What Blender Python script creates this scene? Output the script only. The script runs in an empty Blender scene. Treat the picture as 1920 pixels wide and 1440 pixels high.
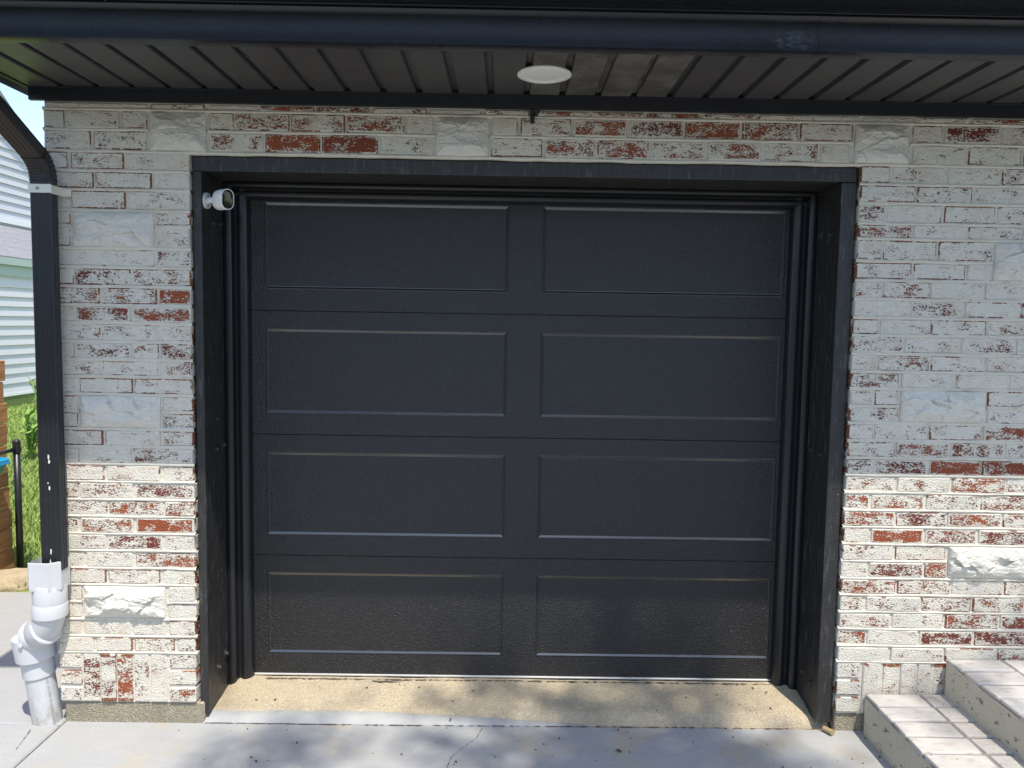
import bpy, bmesh, math, random
from mathutils import Vector, Matrix, noise
S = bpy.context.scene
COL = S.collection
R = math.radians
random.seed(7)

# ------------------------------------------------------------------ camera, sky, sun, exposure
cd = bpy.data.cameras.new('camera'); cam = bpy.data.objects.new('camera', cd); COL.objects.link(cam)
cam.location = (-0.0757, -3.0835, 1.6487); cam.rotation_euler = (1.4929, -0.0161, -0.0067)
cd.sensor_width = 36; cd.lens = 27.56; cd.clip_start = .05; cd.clip_end = 600
S.camera = cam
SUN = Vector((0.42, -1.0, 2.1)).normalized()                    # towards the sun
w = bpy.data.worlds.new('World'); S.world = w; w.use_nodes = True
nt = w.node_tree; bg = nt.nodes['Background']
sky = nt.nodes.new('ShaderNodeTexSky'); sky.sky_type = 'NISHITA'; sky.sun_disc = False
sky.dust_density = .8; sky.ozone_density = 1.0
sky.sun_elevation = math.asin(SUN.z); sky.sun_rotation = math.atan2(SUN.x, SUN.y)
nt.links.new(sky.outputs[0], bg.inputs[0]); bg.inputs[1].default_value = 0.15
ld = bpy.data.lights.new('sun', 'SUN'); ld.energy = 2.7; ld.angle = R(.53); ld.color = (1, .94, .84)
lo = bpy.data.objects.new('sun', ld); COL.objects.link(lo)
lo.rotation_euler = SUN.to_track_quat('Z', 'Y').to_euler(); lo.location = SUN * 30
S.view_settings.view_transform = 'Standard'; S.view_settings.look = 'None'
S.view_settings.gamma = 1; S.view_settings.use_curve_mapping = False
S.view_settings.exposure = 1.08
S.render.filter_size = 1.15

# ------------------------------------------------------------------ material helpers
class NT:
    """tiny wrapper for node trees"""
    def __init__(self, name):
        self.m = bpy.data.materials.new(name); self.m.use_nodes = True
        self.t = self.m.node_tree; self.b = self.t.nodes['Principled BSDF']
    def n(self, kind, **kw):
        o = self.t.nodes.new('ShaderNode' + kind)
        for k, v in kw.items(): setattr(o, k, v)
        return o
    def l(self, a, b): self.t.links.new(a, b)
    def put(self, sock, v):
        if hasattr(v, 'links') or isinstance(v, bpy.types.NodeSocket): self.l(v, sock)
        else: sock.default_value = v
    def math(self, op, a, b=0.0, c=0.0, clamp=False):
        o = self.n('Math', operation=op, use_clamp=clamp)
        for i, v in enumerate((a, b, c)): self.put(o.inputs[i], v)
        return o.outputs[0]
    def mix(self, f, a, b, typ='MIX'):
        o = self.n('Mix', data_type='RGBA', blend_type=typ)
        self.put(o.inputs[0], f)
        self.put(o.inputs[6], a if not isinstance(a, tuple) else (*a, 1)); self.put(o.inputs[7], b if not isinstance(b, tuple) else (*b, 1))
        return o.outputs[2]
    def pos(self, scale=(1, 1, 1), obj=False, rot=(0, 0, 0)):
        if obj: src = self.n('TexCoord').outputs['Object']
        else: src = self.n('NewGeometry').outputs['Position']
        mp = self.n('Mapping'); mp.inputs['Scale'].default_value = scale; mp.inputs['Rotation'].default_value = rot
        self.l(src, mp.inputs[0]); return mp.outputs[0]
    def noise(self, v, scale, detail=3, rough=.55, dist=0):
        o = self.n('TexNoise'); self.l(v, o.inputs['Vector'])
        o.inputs['Scale'].default_value = scale; o.inputs['Detail'].default_value = detail
        o.inputs['Roughness'].default_value = rough; o.inputs['Distortion'].default_value = dist
        return o.outputs[0]
    def voro(self, v, scale, out='Distance', feature='F1'):
        o = self.n('TexVoronoi', feature=feature); self.l(v, o.inputs['Vector']); o.inputs['Scale'].default_value = scale
        return o.outputs[out]
    def ramp(self, f, stops):
        o = self.n('ValToRGB'); self.l(f, o.inputs[0]); e = o.color_ramp.elements
        while len(e) < len(stops): e.new(.5)
        for x, (p, c) in zip(e, stops): x.position = p; x.color = (*c, 1) if len(c) == 3 else c
        return o.outputs[0]
    def step(self, v, a, b):
        o = self.n('MapRange', interpolation_type='SMOOTHSTEP'); self.l(v, o.inputs[0])
        o.inputs[1].default_value = a; o.inputs[2].default_value = b; return o.outputs[0]
    def bump(self, h, dist, strength=1.0, prev=None):
        o = self.n('Bump'); o.inputs['Strength'].default_value = strength; o.inputs['Distance'].default_value = dist
        self.l(h, o.inputs['Height'])
        if prev is not None: self.l(prev, o.inputs['Normal'])
        return o.outputs[0]
    def out(self, col=None, rough=None, bump=None, spec=None, metal=None):
        if col is not None: self.put(self.b.inputs['Base Color'], col if not isinstance(col, tuple) else (*col, 1))
        if rough is not None: self.put(self.b.inputs['Roughness'], rough)
        if bump is not None: self.l(bump, self.b.inputs['Normal'])
        if spec is not None: self.put(self.b.inputs['Specular IOR Level'], spec)
        if metal is not None: self.put(self.b.inputs['Metallic'], metal)
        return self.m

def simple(name, col, rough=.5, var=.15, bs=0, bd=0.002, spec=.5):
    k = NT(name); p = k.pos()
    n = k.noise(p, 9, 4); c = k.mix(n, tuple(x * (1 - var) for x in col), tuple(min(1, x * (1 + var)) for x in col))
    b = k.bump(k.noise(p, bs, 3), bd) if bs else None
    return k.out(c, rough, b, spec)

def whitewash():
    k = NT('whitewashed_brick'); p = k.pos()
    oi = k.n('ObjectInfo'); sep = k.n('SeparateColor'); k.l(oi.outputs['Color'], sep.inputs[0])
    wear, edge, tint = sep.outputs[0], sep.outputs[1], sep.outputs[2]
    pd = k.pos(scale=(1, 1, 1.7), rot=(0, R(24), 0))
    tex0 = k.noise(pd, 135, 2.5, .55, .3); tex = k.math('ADD', k.math('MULTIPLY', k.math('SUBTRACT', tex0, .5), 1.9), .5)                        # the pimpled brick face
    big = k.noise(k.pos(scale=(1, 1, 1.8)), 13, 2.5, .55)       # where the paint has gone
    streak = k.noise(k.pos(scale=(1, 1, 3.5)), 22, 2, .5)
    # worn-ness field
    f = k.math('MULTIPLY', wear, 1.0)
    f = k.math('ADD', f, k.math('MULTIPLY', k.math('SUBTRACT', big, .5), 1.6))
    f = k.math('ADD', f, k.math('MULTIPLY', k.math('SUBTRACT', streak, .5), .5))
    # edges of the brick lose their paint
    g = k.n('TexCoord').outputs['Generated']; sx = k.n('SeparateXYZ'); k.l(g, sx.inputs[0])
    dz = k.math('MULTIPLY', k.math('MINIMUM', sx.outputs[2], k.math('SUBTRACT', 1, sx.outputs[2])), .06)
    dx = k.math('MULTIPLY', k.math('MINIMUM', sx.outputs[0], k.math('SUBTRACT', 1, sx.outputs[0])), .19)
    dd = k.math('MINIMUM', dz, dx)
    em = k.step(dd, .0085, .0035)
    en = k.noise(p, 16, 2, .5)
    ef = k.math('MULTIPLY', em, k.step(k.math('ADD', en, k.math('MULTIPLY', k.math('SUBTRACT', edge, .5), .45)), .525, .63))
    f = k.math('MAXIMUM', f, k.math('MULTIPLY', ef, .66))
    # keep a painted margin next to the joints elsewhere
    marg = k.step(dd, .003, .009)
    f = k.math('MULTIPLY', f, k.math('MAXIMUM', marg, ef))
    bare = k.step(k.math('SUBTRACT', f, tex), -.075, .07)
    red = k.mix(k.noise(p, 28, 3), (.20, .042, .018), (.36, .10, .042))
    red = k.mix(k.step(tint, .55, .8), red, (.15, .036, .026))
    dark = k.mix(k.step(f, .28, .62), (.075, .038, .028), red)
    pn = k.noise(p, 40, 4)
    paint = k.mix(pn, (.595, .56, .465), (.71, .675, .58))
    paint = k.mix(k.math('MULTIPLY', k.step(k.noise(p, 5, 3), .55, .75), .35), paint, (.53, .515, .47))
    rust = k.math('MULTIPLY', k.step(k.noise(k.pos(scale=(1, 1, 1.3)), 7, 4, .65), .50, .72), .36); paint = k.mix(rust, paint, (.52, .33, .20))
    dark = k.mix(k.math('MULTIPLY', em, .75), dark, k.mix(k.noise(p, 20, 3), (.13, .04, .02), (.33, .12, .045)))
    thin = k.step(k.math('SUBTRACT', k.math('ADD', f, k.math('MULTIPLY', k.math('SUBTRACT', streak, .5), .4)), tex), -.34, -.02); paint = k.mix(k.math('MULTIPLY', thin, .42), paint, k.mix(tint, (.44, .24, .17), (.36, .25, .21)))
    col = k.mix(bare, paint, dark)
    h = k.math('ADD', k.math('MULTIPLY', tex0, 1.1), k.math('MULTIPLY', k.math('SUBTRACT', 1, bare), .22))
    h = k.math('ADD', h, k.math('MULTIPLY', k.noise(p, 45, 3), .5))
    b = k.bump(h, .0058, .85)
    return k.out(col, k.mix(bare, (.55,) * 3, (.9,) * 3), b, .3)

def painted_mortar():
    k = NT('painted_mortar'); p = k.pos()
    n = k.noise(p, 30, 4); c = k.mix(n, (.56, .525, .43), (.67, .635, .535))
    m = k.step(k.noise(p, 60, 4, .65), .66, .72); c = k.mix(k.math('MULTIPLY', m, .8), c, (.16, .10, .07)); c = k.mix(k.math('MULTIPLY', k.step(k.noise(p, 11, 4, .6), .55, .72), .4), c, (.46, .29, .17))
    b = k.bump(k.noise(p, 70, 4), .006, .7); return k.out(c, .6, b, .3)

def stone_paint():
    k = NT('painted_split_stone'); p = k.pos()
    c = k.mix(k.noise(p, 25, 4), (.61, .58, .50), (.71, .68, .60))
    c = k.mix(k.step(k.noise(p, 70, 4, .7), .71, .75), c, (.12, .1, .09))
    b = k.bump(k.noise(k.pos(scale=(1, 1, 2.2), rot=(0, R(20), 0)), 38, 5, .65, .6), .012, .7)
    return k.out(c, .5, b, .35)

def specks(k, p, scale, size, keep):
    v = k.n('TexVoronoi'); k.l(p, v.inputs['Vector']); v.inputs['Scale'].default_value = scale
    sc = k.n('SeparateColor'); k.l(v.outputs['Color'], sc.inputs[0])
    d = k.math('LESS_THAN', v.outputs['Distance'], k.math('MULTIPLY', sc.outputs[1], size))
    return k.math('MULTIPLY', d, k.math('GREATER_THAN', sc.outputs[0], keep))

def black_wood():
    k = NT('black_painted_wood'); p = k.pos()
    g = k.noise(k.pos(scale=(14, 14, 1)), 6, 5, .6)
    c = k.mix(g, (.013, .0128, .0128), (.034, .033, .032))
    scuff = k.step(k.noise(k.pos(scale=(8, 8, 1.2)), 7, 5, .7), .52, .74)
    c = k.mix(k.math('MULTIPLY', scuff, .6), c, (.15, .145, .135))
    c = k.mix(specks(k, p, 26, .10, .86), c, (.6, .6, .56))
    h = k.math('ADD', k.math('MULTIPLY', g, .6), k.math('MULTIPLY', k.noise(p, 55, 4, .7), .7))
    return k.out(c, k.mix(k.noise(p, 12, 3), (.34,) * 3, (.55,) * 3), k.bump(h, .007, .8), .5)

def black_metal(name, rough, col=(.012, .013, .016), speck=.9, soft=.4, bumpd=.0006, scale=90):
    k = NT(name); p = k.pos()
    c = k.mix(k.noise(p, 6, 4), tuple(x * .8 for x in col), tuple(x * 1.3 for x in col))
    dust = k.step(k.noise(k.pos(scale=(1, 3, 3)), 5, 6, .7), .56, .85)
    c = k.mix(k.math('MULTIPLY', dust, soft * .25), c, (.12, .12, .12))
    c = k.mix(specks(k, p, 18, .06, speck), c, (.55, .55, .52))
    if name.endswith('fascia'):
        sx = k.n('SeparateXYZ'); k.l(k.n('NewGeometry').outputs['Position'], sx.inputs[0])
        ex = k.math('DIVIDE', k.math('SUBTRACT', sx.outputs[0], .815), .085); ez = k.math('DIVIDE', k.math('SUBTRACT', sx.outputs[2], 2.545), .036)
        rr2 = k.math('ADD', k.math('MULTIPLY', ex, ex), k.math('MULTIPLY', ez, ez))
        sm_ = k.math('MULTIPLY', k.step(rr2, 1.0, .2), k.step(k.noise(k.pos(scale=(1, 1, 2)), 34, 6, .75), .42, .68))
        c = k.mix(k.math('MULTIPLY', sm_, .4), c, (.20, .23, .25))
        scr = k.step(k.noise(k.pos(scale=(7, 1, 1.2)), 6, 5, .75), .70, .76); c = k.mix(k.math('MULTIPLY', scr, .35), c, (.22, .24, .25))
    return k.out(c, k.mix(k.noise(p, 8, 3), (rough * .85,) * 3, (rough * 1.2,) * 3), k.bump(k.noise(p, scale, 3), bumpd, .5), .5)

def door_paint(name='black_stucco_embossed_steel', emboss=True):
    k = NT(name); p = k.pos()
    e = k.noise(p, 195, 2, .5, .3)
    e2 = k.noise(p, 90, 3, .6, .6)
    c = k.mix(k.noise(p, 2.5, 4), (.0085, .0083, .0085), (.0120, .0116, .0115))
    c = k.mix(specks(k, p, 5, .012, .75), c, (.5, .5, .5))
    h = k.math('ADD', e, k.math('MULTIPLY', e2, .45))
    if emboss: c = k.mix(k.step(e, .52, .68), c, (.027, .026, .0255))  # emboss high points lightened: sheen of the grain painted into the colour
    else: k.b.inputs['Coat Weight'].default_value = 1.0; k.b.inputs['Coat Roughness'].default_value = .2
    return k.out(c, k.mix(e2, (.30,) * 3, (.44,) * 3), k.bump(h, .0044, 1.0), .6) if emboss else k.out(c, .27, None, 1.0)

def concrete():
    k = NT('grey_driveway_concrete'); p = k.pos()
    c = k.mix(k.noise(p, 2.2, 5, .6), (.325, .325, .318), (.425, .423, .412))
    c = k.mix(k.math('MULTIPLY', k.step(k.noise(p, 3.3, 4, .6), .50, .68), .75), c, (.43, .375, .29))
    c = k.mix(k.math('MULTIPLY', k.step(k.noise(k.pos(scale=(1, 2.2, 1)), 5, 6, .7), .58, .8), .4), c, (.30, .31, .33))
    c = k.mix(specks(k, p, 22, .10, .93), c, (.07, .06, .05))
    c = k.mix(k.math('MULTIPLY', k.step(k.noise(k.pos(scale=(1, 3, 1), rot=(0, 0, .25)), 9, 6, .7, .8), .50, .70), .32), c, (.33, .33, .325))
    c = k.mix(k.math('MULTIPLY', k.step(k.noise(p, 55, 3, .7), .58, .7), .25), c, (.30, .295, .28))
    c = k.mix(specks(k, p, 65, .11, .88), c, (.16, .15, .13))
    h = k.math('ADD', k.math('MULTIPLY', k.noise(p, 150, 4, .75), .7), k.noise(p, 18, 4))
    return k.out(c, .78, k.bump(h, .0055, .75), .35)

def aggregate(name, a, b, scale=1.0):
    k = NT(name); p = k.pos()
    v = k.n('TexVoronoi'); k.l(p, v.inputs['Vector']); v.inputs['Scale'].default_value = 120 * scale
    sc = k.n('SeparateColor'); k.l(v.outputs['Color'], sc.inputs[0])
    c = k.mix(k.noise(p, 7, 5, .65), a, b)
    c = k.mix(k.math('MULTIPLY', sc.outputs[0], .45), c, tuple(x * .55 for x in a))
    c = k.mix(k.math('MULTIPLY', k.math('GREATER_THAN', sc.outputs[1], .93), .45), c, (.66, .6, .5))
    c = k.mix(k.math('MULTIPLY', k.step(k.noise(p, 5, 5, .65), .47, .66), .55), c, tuple(x * .62 + .05 for x in a)); c = k.mix(k.math('MULTIPLY', k.step(k.noise(p, 16, 5, .7), .56, .68), .4), c, (.33, .30, .25)); c = k.mix(k.math('MULTIPLY', k.step(k.noise(p, 8, 3, .5), .66, .74), .5), c, (.60, .58, .53))
    c = k.mix(specks(k, p, 30, .13, .9), c, (.05, .04, .03))
    h = k.math('SUBTRACT', k.noise(p, 60, 5, .7), k.math('MULTIPLY', v.outputs['Distance'], .6))
    return k.out(c, .9, k.bump(h, .007, .9), .25)

def cedar():
    k = NT('cedar_board'); p = k.pos(scale=(10, 1, 10))
    g = k.noise(p, 5, 6, .65, .4)
    c = k.ramp(g, [(.3, (.26, .115, .045)), (.5, (.46, .23, .095)), (.7, (.58, .33, .15))])
    oi = k.n('ObjectInfo'); c = k.mix(k.math('MULTIPLY', oi.outputs['Random'], .45), c, (.30, .135, .055))
    kn = k.step(k.voro(k.pos(scale=(1, 1.5, 5)), 2.1), .10, .05); c = k.mix(k.math('MULTIPLY', kn, .6), c, (.12, .05, .02))
    return k.out(c, .7, k.bump(g, .003, .6), .3)

def pvc():
    k = NT('white_pvc'); p = k.pos()
    c = k.mix(k.noise(p, 14, 4), (.50, .505, .51), (.58, .585, .585))
    c = k.mix(k.math('MULTIPLY', k.step(k.noise(k.pos(scale=(3, 3, 1)), 16, 5, .7), .6, .8), .3), c, (.48, .46, .42))
    c = k.mix(specks(k, p, 40, .09, .9), c, (.2, .19, .17))
    sx = k.n('SeparateXYZ'); k.l(p, sx.inputs[0])
    gr = k.math('MULTIPLY', k.step(sx.outputs[2], .22, .0), k.step(k.noise(k.pos(scale=(1, 1, .6)), 30, 5, .7), .40, .66)); c = k.mix(k.math('MULTIPLY', gr, .7), c, (.33, .29, .23))
    return k.out(c, .42, k.bump(k.noise(p, 60, 3), .001, .4), .5)

def vent_metal():
    k = NT('perforated_black_vinyl'); p = k.pos(rot=(0, 0, 0))
    v = k.n('TexVoronoi', feature='F1'); k.l(k.pos(scale=(1, 1, 0)), v.inputs['Vector']); v.inputs['Scale'].default_value = 125
    v.inputs['Randomness'].default_value = .0
    dot = k.step(v.outputs['Distance'], .34, .24)
    dusty = k.step(k.noise(p, 9, 4, .6), .38, .62)
    c = k.mix(k.math('MULTIPLY', dot, k.math('MULTIPLY', k.math('ADD', dusty, .25), .8)), (.052, .049, .046), (.36, .33, .27))
    return k.out(c, .5, None, .4)

def shingle():
    k = NT('grey_asphalt_shingle'); p = k.pos()
    c = k.mix(k.noise(k.pos(scale=(1, 3, 8)), 3, 5, .6), (.17, .165, .18), (.34, .33, .35))
    return k.out(c, .9, k.bump(k.noise(p, 60, 3), .01), .2)

def leaf(name, a, b):
    k = NT(name); oi = k.noise(k.pos(), 4, 3); c = k.mix(oi, a, b)
    k.b.inputs['Transmission Weight'].default_value = 0
    return k.out(c, .55, None, .3)

M = dict(brick=whitewash(), mortar=painted_mortar(), stone=stone_paint(), wood=black_wood(), door=door_paint(), doorsmooth=door_paint('black_smooth_bevel', False),
    soffit=black_metal('black_vinyl_soffit', .42, (.052, .050, .050), .93, .6),
    fascia=black_metal('black_gloss_fascia', .26, (.010, .012, .016), .9, .5, .0004, 30),
    trim=black_metal('black_trim_metal', .38, (.013, .014, .018), .92, .4),
    vinyl=black_metal('black_vinyl_moulding', .30, (.010, .011, .013), .94, .3),
    spout=black_metal('black_downspout_paint', .36, (.011, .012, .015), .78, .5),
    rubber=simple('black_rubber', (.012, .012, .012), .6), alu=simple('dull_aluminium_strip', (.55, .53, .50), .3),
    vent=vent_metal(), concrete=concrete(), agg=aggregate('tan_pebbled_concrete', (.47, .385, .255), (.60, .505, .355), 1.7),
    found=aggregate('weathered_grey_footing', (.31, .27, .19), (.42, .37, .27), 1.6), skim=simple('grey_mortar_skim', (.37, .37, .355), .85, .15, 40, .004),
    cedar=cedar(), pvc=pvc(), glue=simple('pale_teal_primer', (.30, .55, .52), .4), strap=simple('cream_strap', (.70, .68, .58), .45, .08),
    white=simple('white_plastic', (.78, .78, .76), .35, .04), lens=simple('dark_glass', (.006, .007, .006), .06), lamp=simple('white_lamp_trim', (.80, .79, .74), .4, .03),
    diff=simple('frosted_white_diffuser', (.80, .80, .76), .3, .03), siding=simple('pale_blue_grey_vinyl', (.545, .53, .545), .5, .04), shingle=shingle(),
    sage=simple('sage_trim', (.36, .42, .38), .5, .06), olive=simple('olive_foundation', (.13, .17, .045), .8, .2), wtrim=simple('white_trim', (.75, .75, .73), .5, .05),
    soil=simple('lawn_soil', (.07, .075, .03), .95, .35, 30, .02), grass=leaf('grass_blade', (.18, .26, .05), (.30, .375, .11)), weed=leaf('weed_leaf', (.13, .26, .05), (.26, .40, .09)),
    treeleaf=leaf('tree_leaf', (.035, .07, .015), (.075, .12, .03)), bark=simple('bark', (.11, .085, .065), .9, .35, 14, .03), rock=simple('tan_rock', (.42, .34, .22), .85, .3, 14, .02),
    teal=simple('teal_plastic', (.02, .22, .24), .35, .1), blue=simple('bright_blue_plastic', (.02, .30, .60), .35, .1), roofing=simple('dark_roof_shingle', (.05, .05, .05), .9, .3, 40, .01),
    steppaint=None, deadleaf=leaf('dead_leaf', (.10, .05, .02), (.20, .10, .04)), brass=simple('tarnished_brass', (.35, .26, .13), .5, .2), hole=simple('dark_bore', (.01, .01, .01), .9),
    asphalt=simple('road_asphalt', (.05, .05, .052), .9, .2, 50, .006), print=simple('grey_ink', (.30, .31, .33), .6), screw=simple('grey_screw', (.25, .24, .22), .4), plaster=simple('plain_house_side', (.55, .54, .50), .7, .1))

def step_paint():
    k = NT('worn_white_step_brick'); p = k.pos()
    c = k.mix(k.noise(p, 20, 4), (.42, .40, .365), (.53, .51, .475))
    c = k.mix(k.math('MULTIPLY', k.step(k.noise(k.pos(scale=(1, 2.8, 1)), 12, 5, .65), .50, .68), .65), c, (.33, .265, .235))
    c = k.mix(specks(k, p, 40, .14, .82), c, (.10, .08, .07))
    return k.out(c, .6, k.bump(k.noise(p, 70, 4), .003, .6), .3)
def step_side():
    k = NT('cream_step_side'); p = k.pos()
    c = k.mix(k.noise(p, 12, 4), (.50, .45, .345), (.60, .545, .43))
    c = k.mix(k.step(k.noise(k.pos(scale=(1, 1, 1.5)), 22, 5, .68), .575, .65), c, (.20, .17, .14))
    return k.out(c, .65, k.bump(k.noise(p, 45, 5, .7), .008, .8), .3)
M['stepjoint'] = simple('stained_joint', (.255, .22, .20), .8, .35, 60, .004); M['steppaint'] = step_paint(); M['stepside'] = step_side()

# ------------------------------------------------------------------ object helpers
def crisp(o):
    for p in o.data.polygons: p.use_smooth = True
    o.data.set_sharp_from_angle(angle=R(32))
def link(name, me, mat=None, parent=None, loc=(0, 0, 0)):
    o = bpy.data.objects.new(name, me); COL.objects.link(o); o.location = loc
    if mat is not None and me is not None and not me.materials: me.materials.append(mat)
    if parent is not None: o.parent = parent
    return o
def thing(name, label, cat, loc=(0, 0, 0), group=None):
    o = bpy.data.objects.new(name, None); COL.objects.link(o); o.location = loc
    o.empty_display_size = .1; o['label'] = label; o['category'] = cat
    if group: o['group'] = group
    return o
def tag(o, label, cat, group=None):
    o['label'] = label; o['category'] = cat
    if group: o['group'] = group
    return o
def mesh(name, verts, faces, smooth=False):
    me = bpy.data.meshes.new(name); me.from_pydata(verts, [], faces); me.update()
    if smooth:
        for p in me.polygons: p.use_smooth = True
    return me
def bm_mesh(name, bm, smooth=False):
    bmesh.ops.recalc_face_normals(bm, faces=bm.faces)
    me = bpy.data.meshes.new(name); bm.to_mesh(me); bm.free()
    if smooth:
        for p in me.polygons: p.use_smooth = True
    return me
def add_box(bm, x0, x1, y0, y1, z0, z1, bev=0, jit=0, segs=1):
    vs = [bm.verts.new((x, y, z)) for x in (x0, x1) for y in (y0, y1) for z in (z0, z1)]
    if jit:
        for v in vs: v.co += Vector([random.uniform(-jit, jit) for _ in range(3)])
    fs = [bm.faces.new([vs[i] for i in f]) for f in ((0, 1, 3, 2), (4, 6, 7, 5), (0, 4, 5, 1), (2, 3, 7, 6), (0, 2, 6, 4), (1, 5, 7, 3))]
    if bev:
        es = list({e for f in fs for e in f.edges})
        bmesh.ops.bevel(bm, geom=es, offset=bev, segments=segs, affect='EDGES', profile=.5)
def box(name, x0, x1, y0, y1, z0, z1, mat, parent=None, bev=0, jit=0, segs=1):
    bm = bmesh.new(); add_box(bm, x0, x1, y0, y1, z0, z1, bev, jit, segs)
    o = link(name, bm_mesh(name, bm), mat, parent); return o
def prism(name, poly, axis, a, b, mat, parent=None, smooth=False):
    """extrude a 2D polygon along an axis: x -> (y,z), y -> (x,z), z -> (x,y)"""
    def P(u, v, t): return {'x': (t, u, v), 'y': (u, t, v), 'z': (u, v, t)}[axis]
    n = len(poly); vs = [P(u, v, a) for u, v in poly] + [P(u, v, b) for u, v in poly]
    fs = [(i, (i + 1) % n, n + (i + 1) % n, n + i) for i in range(n)] + [tuple(range(n)), tuple(range(2 * n - 1, n - 1, -1))]
    bm = bmesh.new(); bv = [bm.verts.new(v) for v in vs]
    for f in fs: bm.faces.new([bv[i] for i in f])
    return link(name, bm_mesh(name, bm, smooth), mat, parent)
def add_tube(bm, path, radii, n=20, caps=True):
    path = [Vector(p) for p in path]; rings = []
    prev = None
    for i, p in enumerate(path):
        t = (path[min(i + 1, len(path) - 1)] - path[max(i - 1, 0)]).normalized()
        if prev is None:
            u = t.orthogonal().normalized()
        else:
            u = (prev - t * prev.dot(t)).normalized()
        prev = u; v = t.cross(u); r = radii[i] if hasattr(radii, '__len__') else radii
        rings.append([bm.verts.new(p + (u * math.cos(2 * math.pi * k / n) + v * math.sin(2 * math.pi * k / n)) * r) for k in range(n)])
    for a, b in zip(rings, rings[1:]):
        for k in range(n): bm.faces.new((a[k], a[(k + 1) % n], b[(k + 1) % n], b[k]))
    if caps: bm.faces.new(rings[0][::-1]); bm.faces.new(rings[-1])
def tube(name, path, radii, mat, parent=None, n=20, smooth=True):
    bm = bmesh.new(); add_tube(bm, path, radii, n); o = link(name, bm_mesh(name, bm), mat, parent)
    if smooth: crisp(o)
    return o
def step_path(a, b, prof):
    """stations along a straight axis: prof = [(t, radius)], doubled positions give crisp shoulders"""
    a = Vector(a); b = Vector(b)
    return [a.lerp(b, t + 1e-4 * i) for i, (t, r) in enumerate(prof)], [r for t, r in prof]

# ------------------------------------------------------------------ SETTING: ground, drive, threshold
g = box('ground', -60, 60, -70, 90, -.5, -.03, M['soil']); g['kind'] = 'structure'
def slab(x0, x1, y0, y1, parent, z=0.0):
    bm = bmesh.new(); add_box(bm, x0, x1, y0, y1, -.12, z, .006)
    return link('slab', bm_mesh('slab', bm), M['concrete'], parent)
dv = bpy.data.objects.new('driveway', None); COL.objects.link(dv); dv['kind'] = 'structure'
J = .005
slab(-1.855 + J, 1.9, -4.2, .018, dv); slab(1.9 + 2 * J, 5.0, -4.2, .018, dv)
slab(-1.855 + J, 1.9, -9.0, -4.2 - 2 * J, dv); slab(1.9 + 2 * J, 5.0, -9.0, -4.2 - 2 * J, dv)
sp = bpy.data.objects.new('side_path', None); COL.objects.link(sp); sp['kind'] = 'structure'
slab(-3.6, -1.855 - J, -4.2, -.012, sp, -.003)
slab(-3.6, -1.855 - J, -.012 + 2 * J, 1.52, sp, -.005)
rd = box('road', -60, 60, -17, -10.5, -.2, -.022, M['asphalt']); rd['kind'] = 'structure'

# threshold: a rough pebbled ramp between the jambs
def threshold():
    nx, ny = 130, 16; vs = []; fs = []
    for j in range(ny + 1):
        for i in range(nx + 1):
            x = -1.30 + 2.585 * i / nx; t = j / ny
            y = .028 + .29 * t
            if j == 0: y += .012 * noise.noise((x * 5, 0, 3)) + .006 * noise.noise((x * 21, 0, 3))
            e = min((x + 1.30), (1.285 - x))
            z = .020 + .052 * min(1, t * 1.25) ** .8
            if j == 0: z = -.02
            elif j == 1: z = .010
            z += .0035 * noise.noise((x * 9, y * 9, 1)) + .002 * noise.noise((x * 40, y * 40, 1))
            z -= .045 * max(0, 1 - e / .09) ** 1.5 * t                # worn away at the jambs
            vs.append((x, y, z))
    for j in range(ny):
        for i in range(nx):
            a = j * (nx + 1) + i; fs.append((a, a + 1, a + nx + 2, a + nx + 1))
    o = link('threshold', mesh('threshold', vs, fs, True), M['agg']); o['kind'] = 'structure'
    return o
threshold()
def skim():
    vs = []; fs = []; n = 70
    for i in range(n + 1):
        x = -1.32 + 1.62 * i / n
        tail = 1 - max(0, (i / n - .45)) / .55
        y1 = .030 + (.030 + .014 * noise.noise((x * 4, 7, 0)) + .006 * noise.noise((x * 17, 7, 0))) * tail; z1 = -.010 + .037 * tail ** .6
        vs += [(x, .006 + .004 * noise.noise((x * 12, 1, 0)), -.003 + .004 * tail), (x, .012, .012 * tail ** .7 - .003), (x, y1, z1 + .004), (x, y1 + .03, z1 - .02)]
    for i in range(n):
        for k in range(3): a = i * 4 + k; fs.append((a, a + 4, a + 5, a + 1))
    o = link('mortar_strip', mesh('mortar_strip', vs, fs, True), M['skim']); o['kind'] = 'structure'
skim()

# ------------------------------------------------------------------ BRICK WALL
BEDS = [2.438, 2.362, 2.281, 2.207, 2.135, 2.057, 1.998, 1.912, 1.838, 1.764, 1.692, 1.623, 1.55, 1.479, 1.412, 1.342, 1.275, 1.205, 1.135, 1.065, 0.995, 0.923, 0.855, 0.785, 0.716, 0.645, 0.576, 0.505, 0.435, 0.365, 0.297]
TOP = {
    0: ([-1.456, -1.238, -1.038, -0.823, -0.606, -0.391, -0.181, 0.006, 0.234, 0.447, 0.659, 0.879, 1.089, 1.279, 1.485, 1.703], '01133102333321123'),
    1: ([-1.779, -1.568, -1.46, -1.233, -1.131, -0.917, -0.704, -0.479, -0.364, -0.151, -0.04, 0.167, 0.379, 0.595, 0.816, 1.039, 1.252, 1.473, 1.601, 1.825], '011B03231B0233431B032'),
    2: ([-1.679, -1.461, -1.234, -1.016, -0.801, -0.578, -0.364, -0.15, 0.054, 0.26, 0.464, 0.684, 0.901, 1.119, 1.245, 1.477, 1.697, 1.911], '11B2441B1332321B111'),
}
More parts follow.
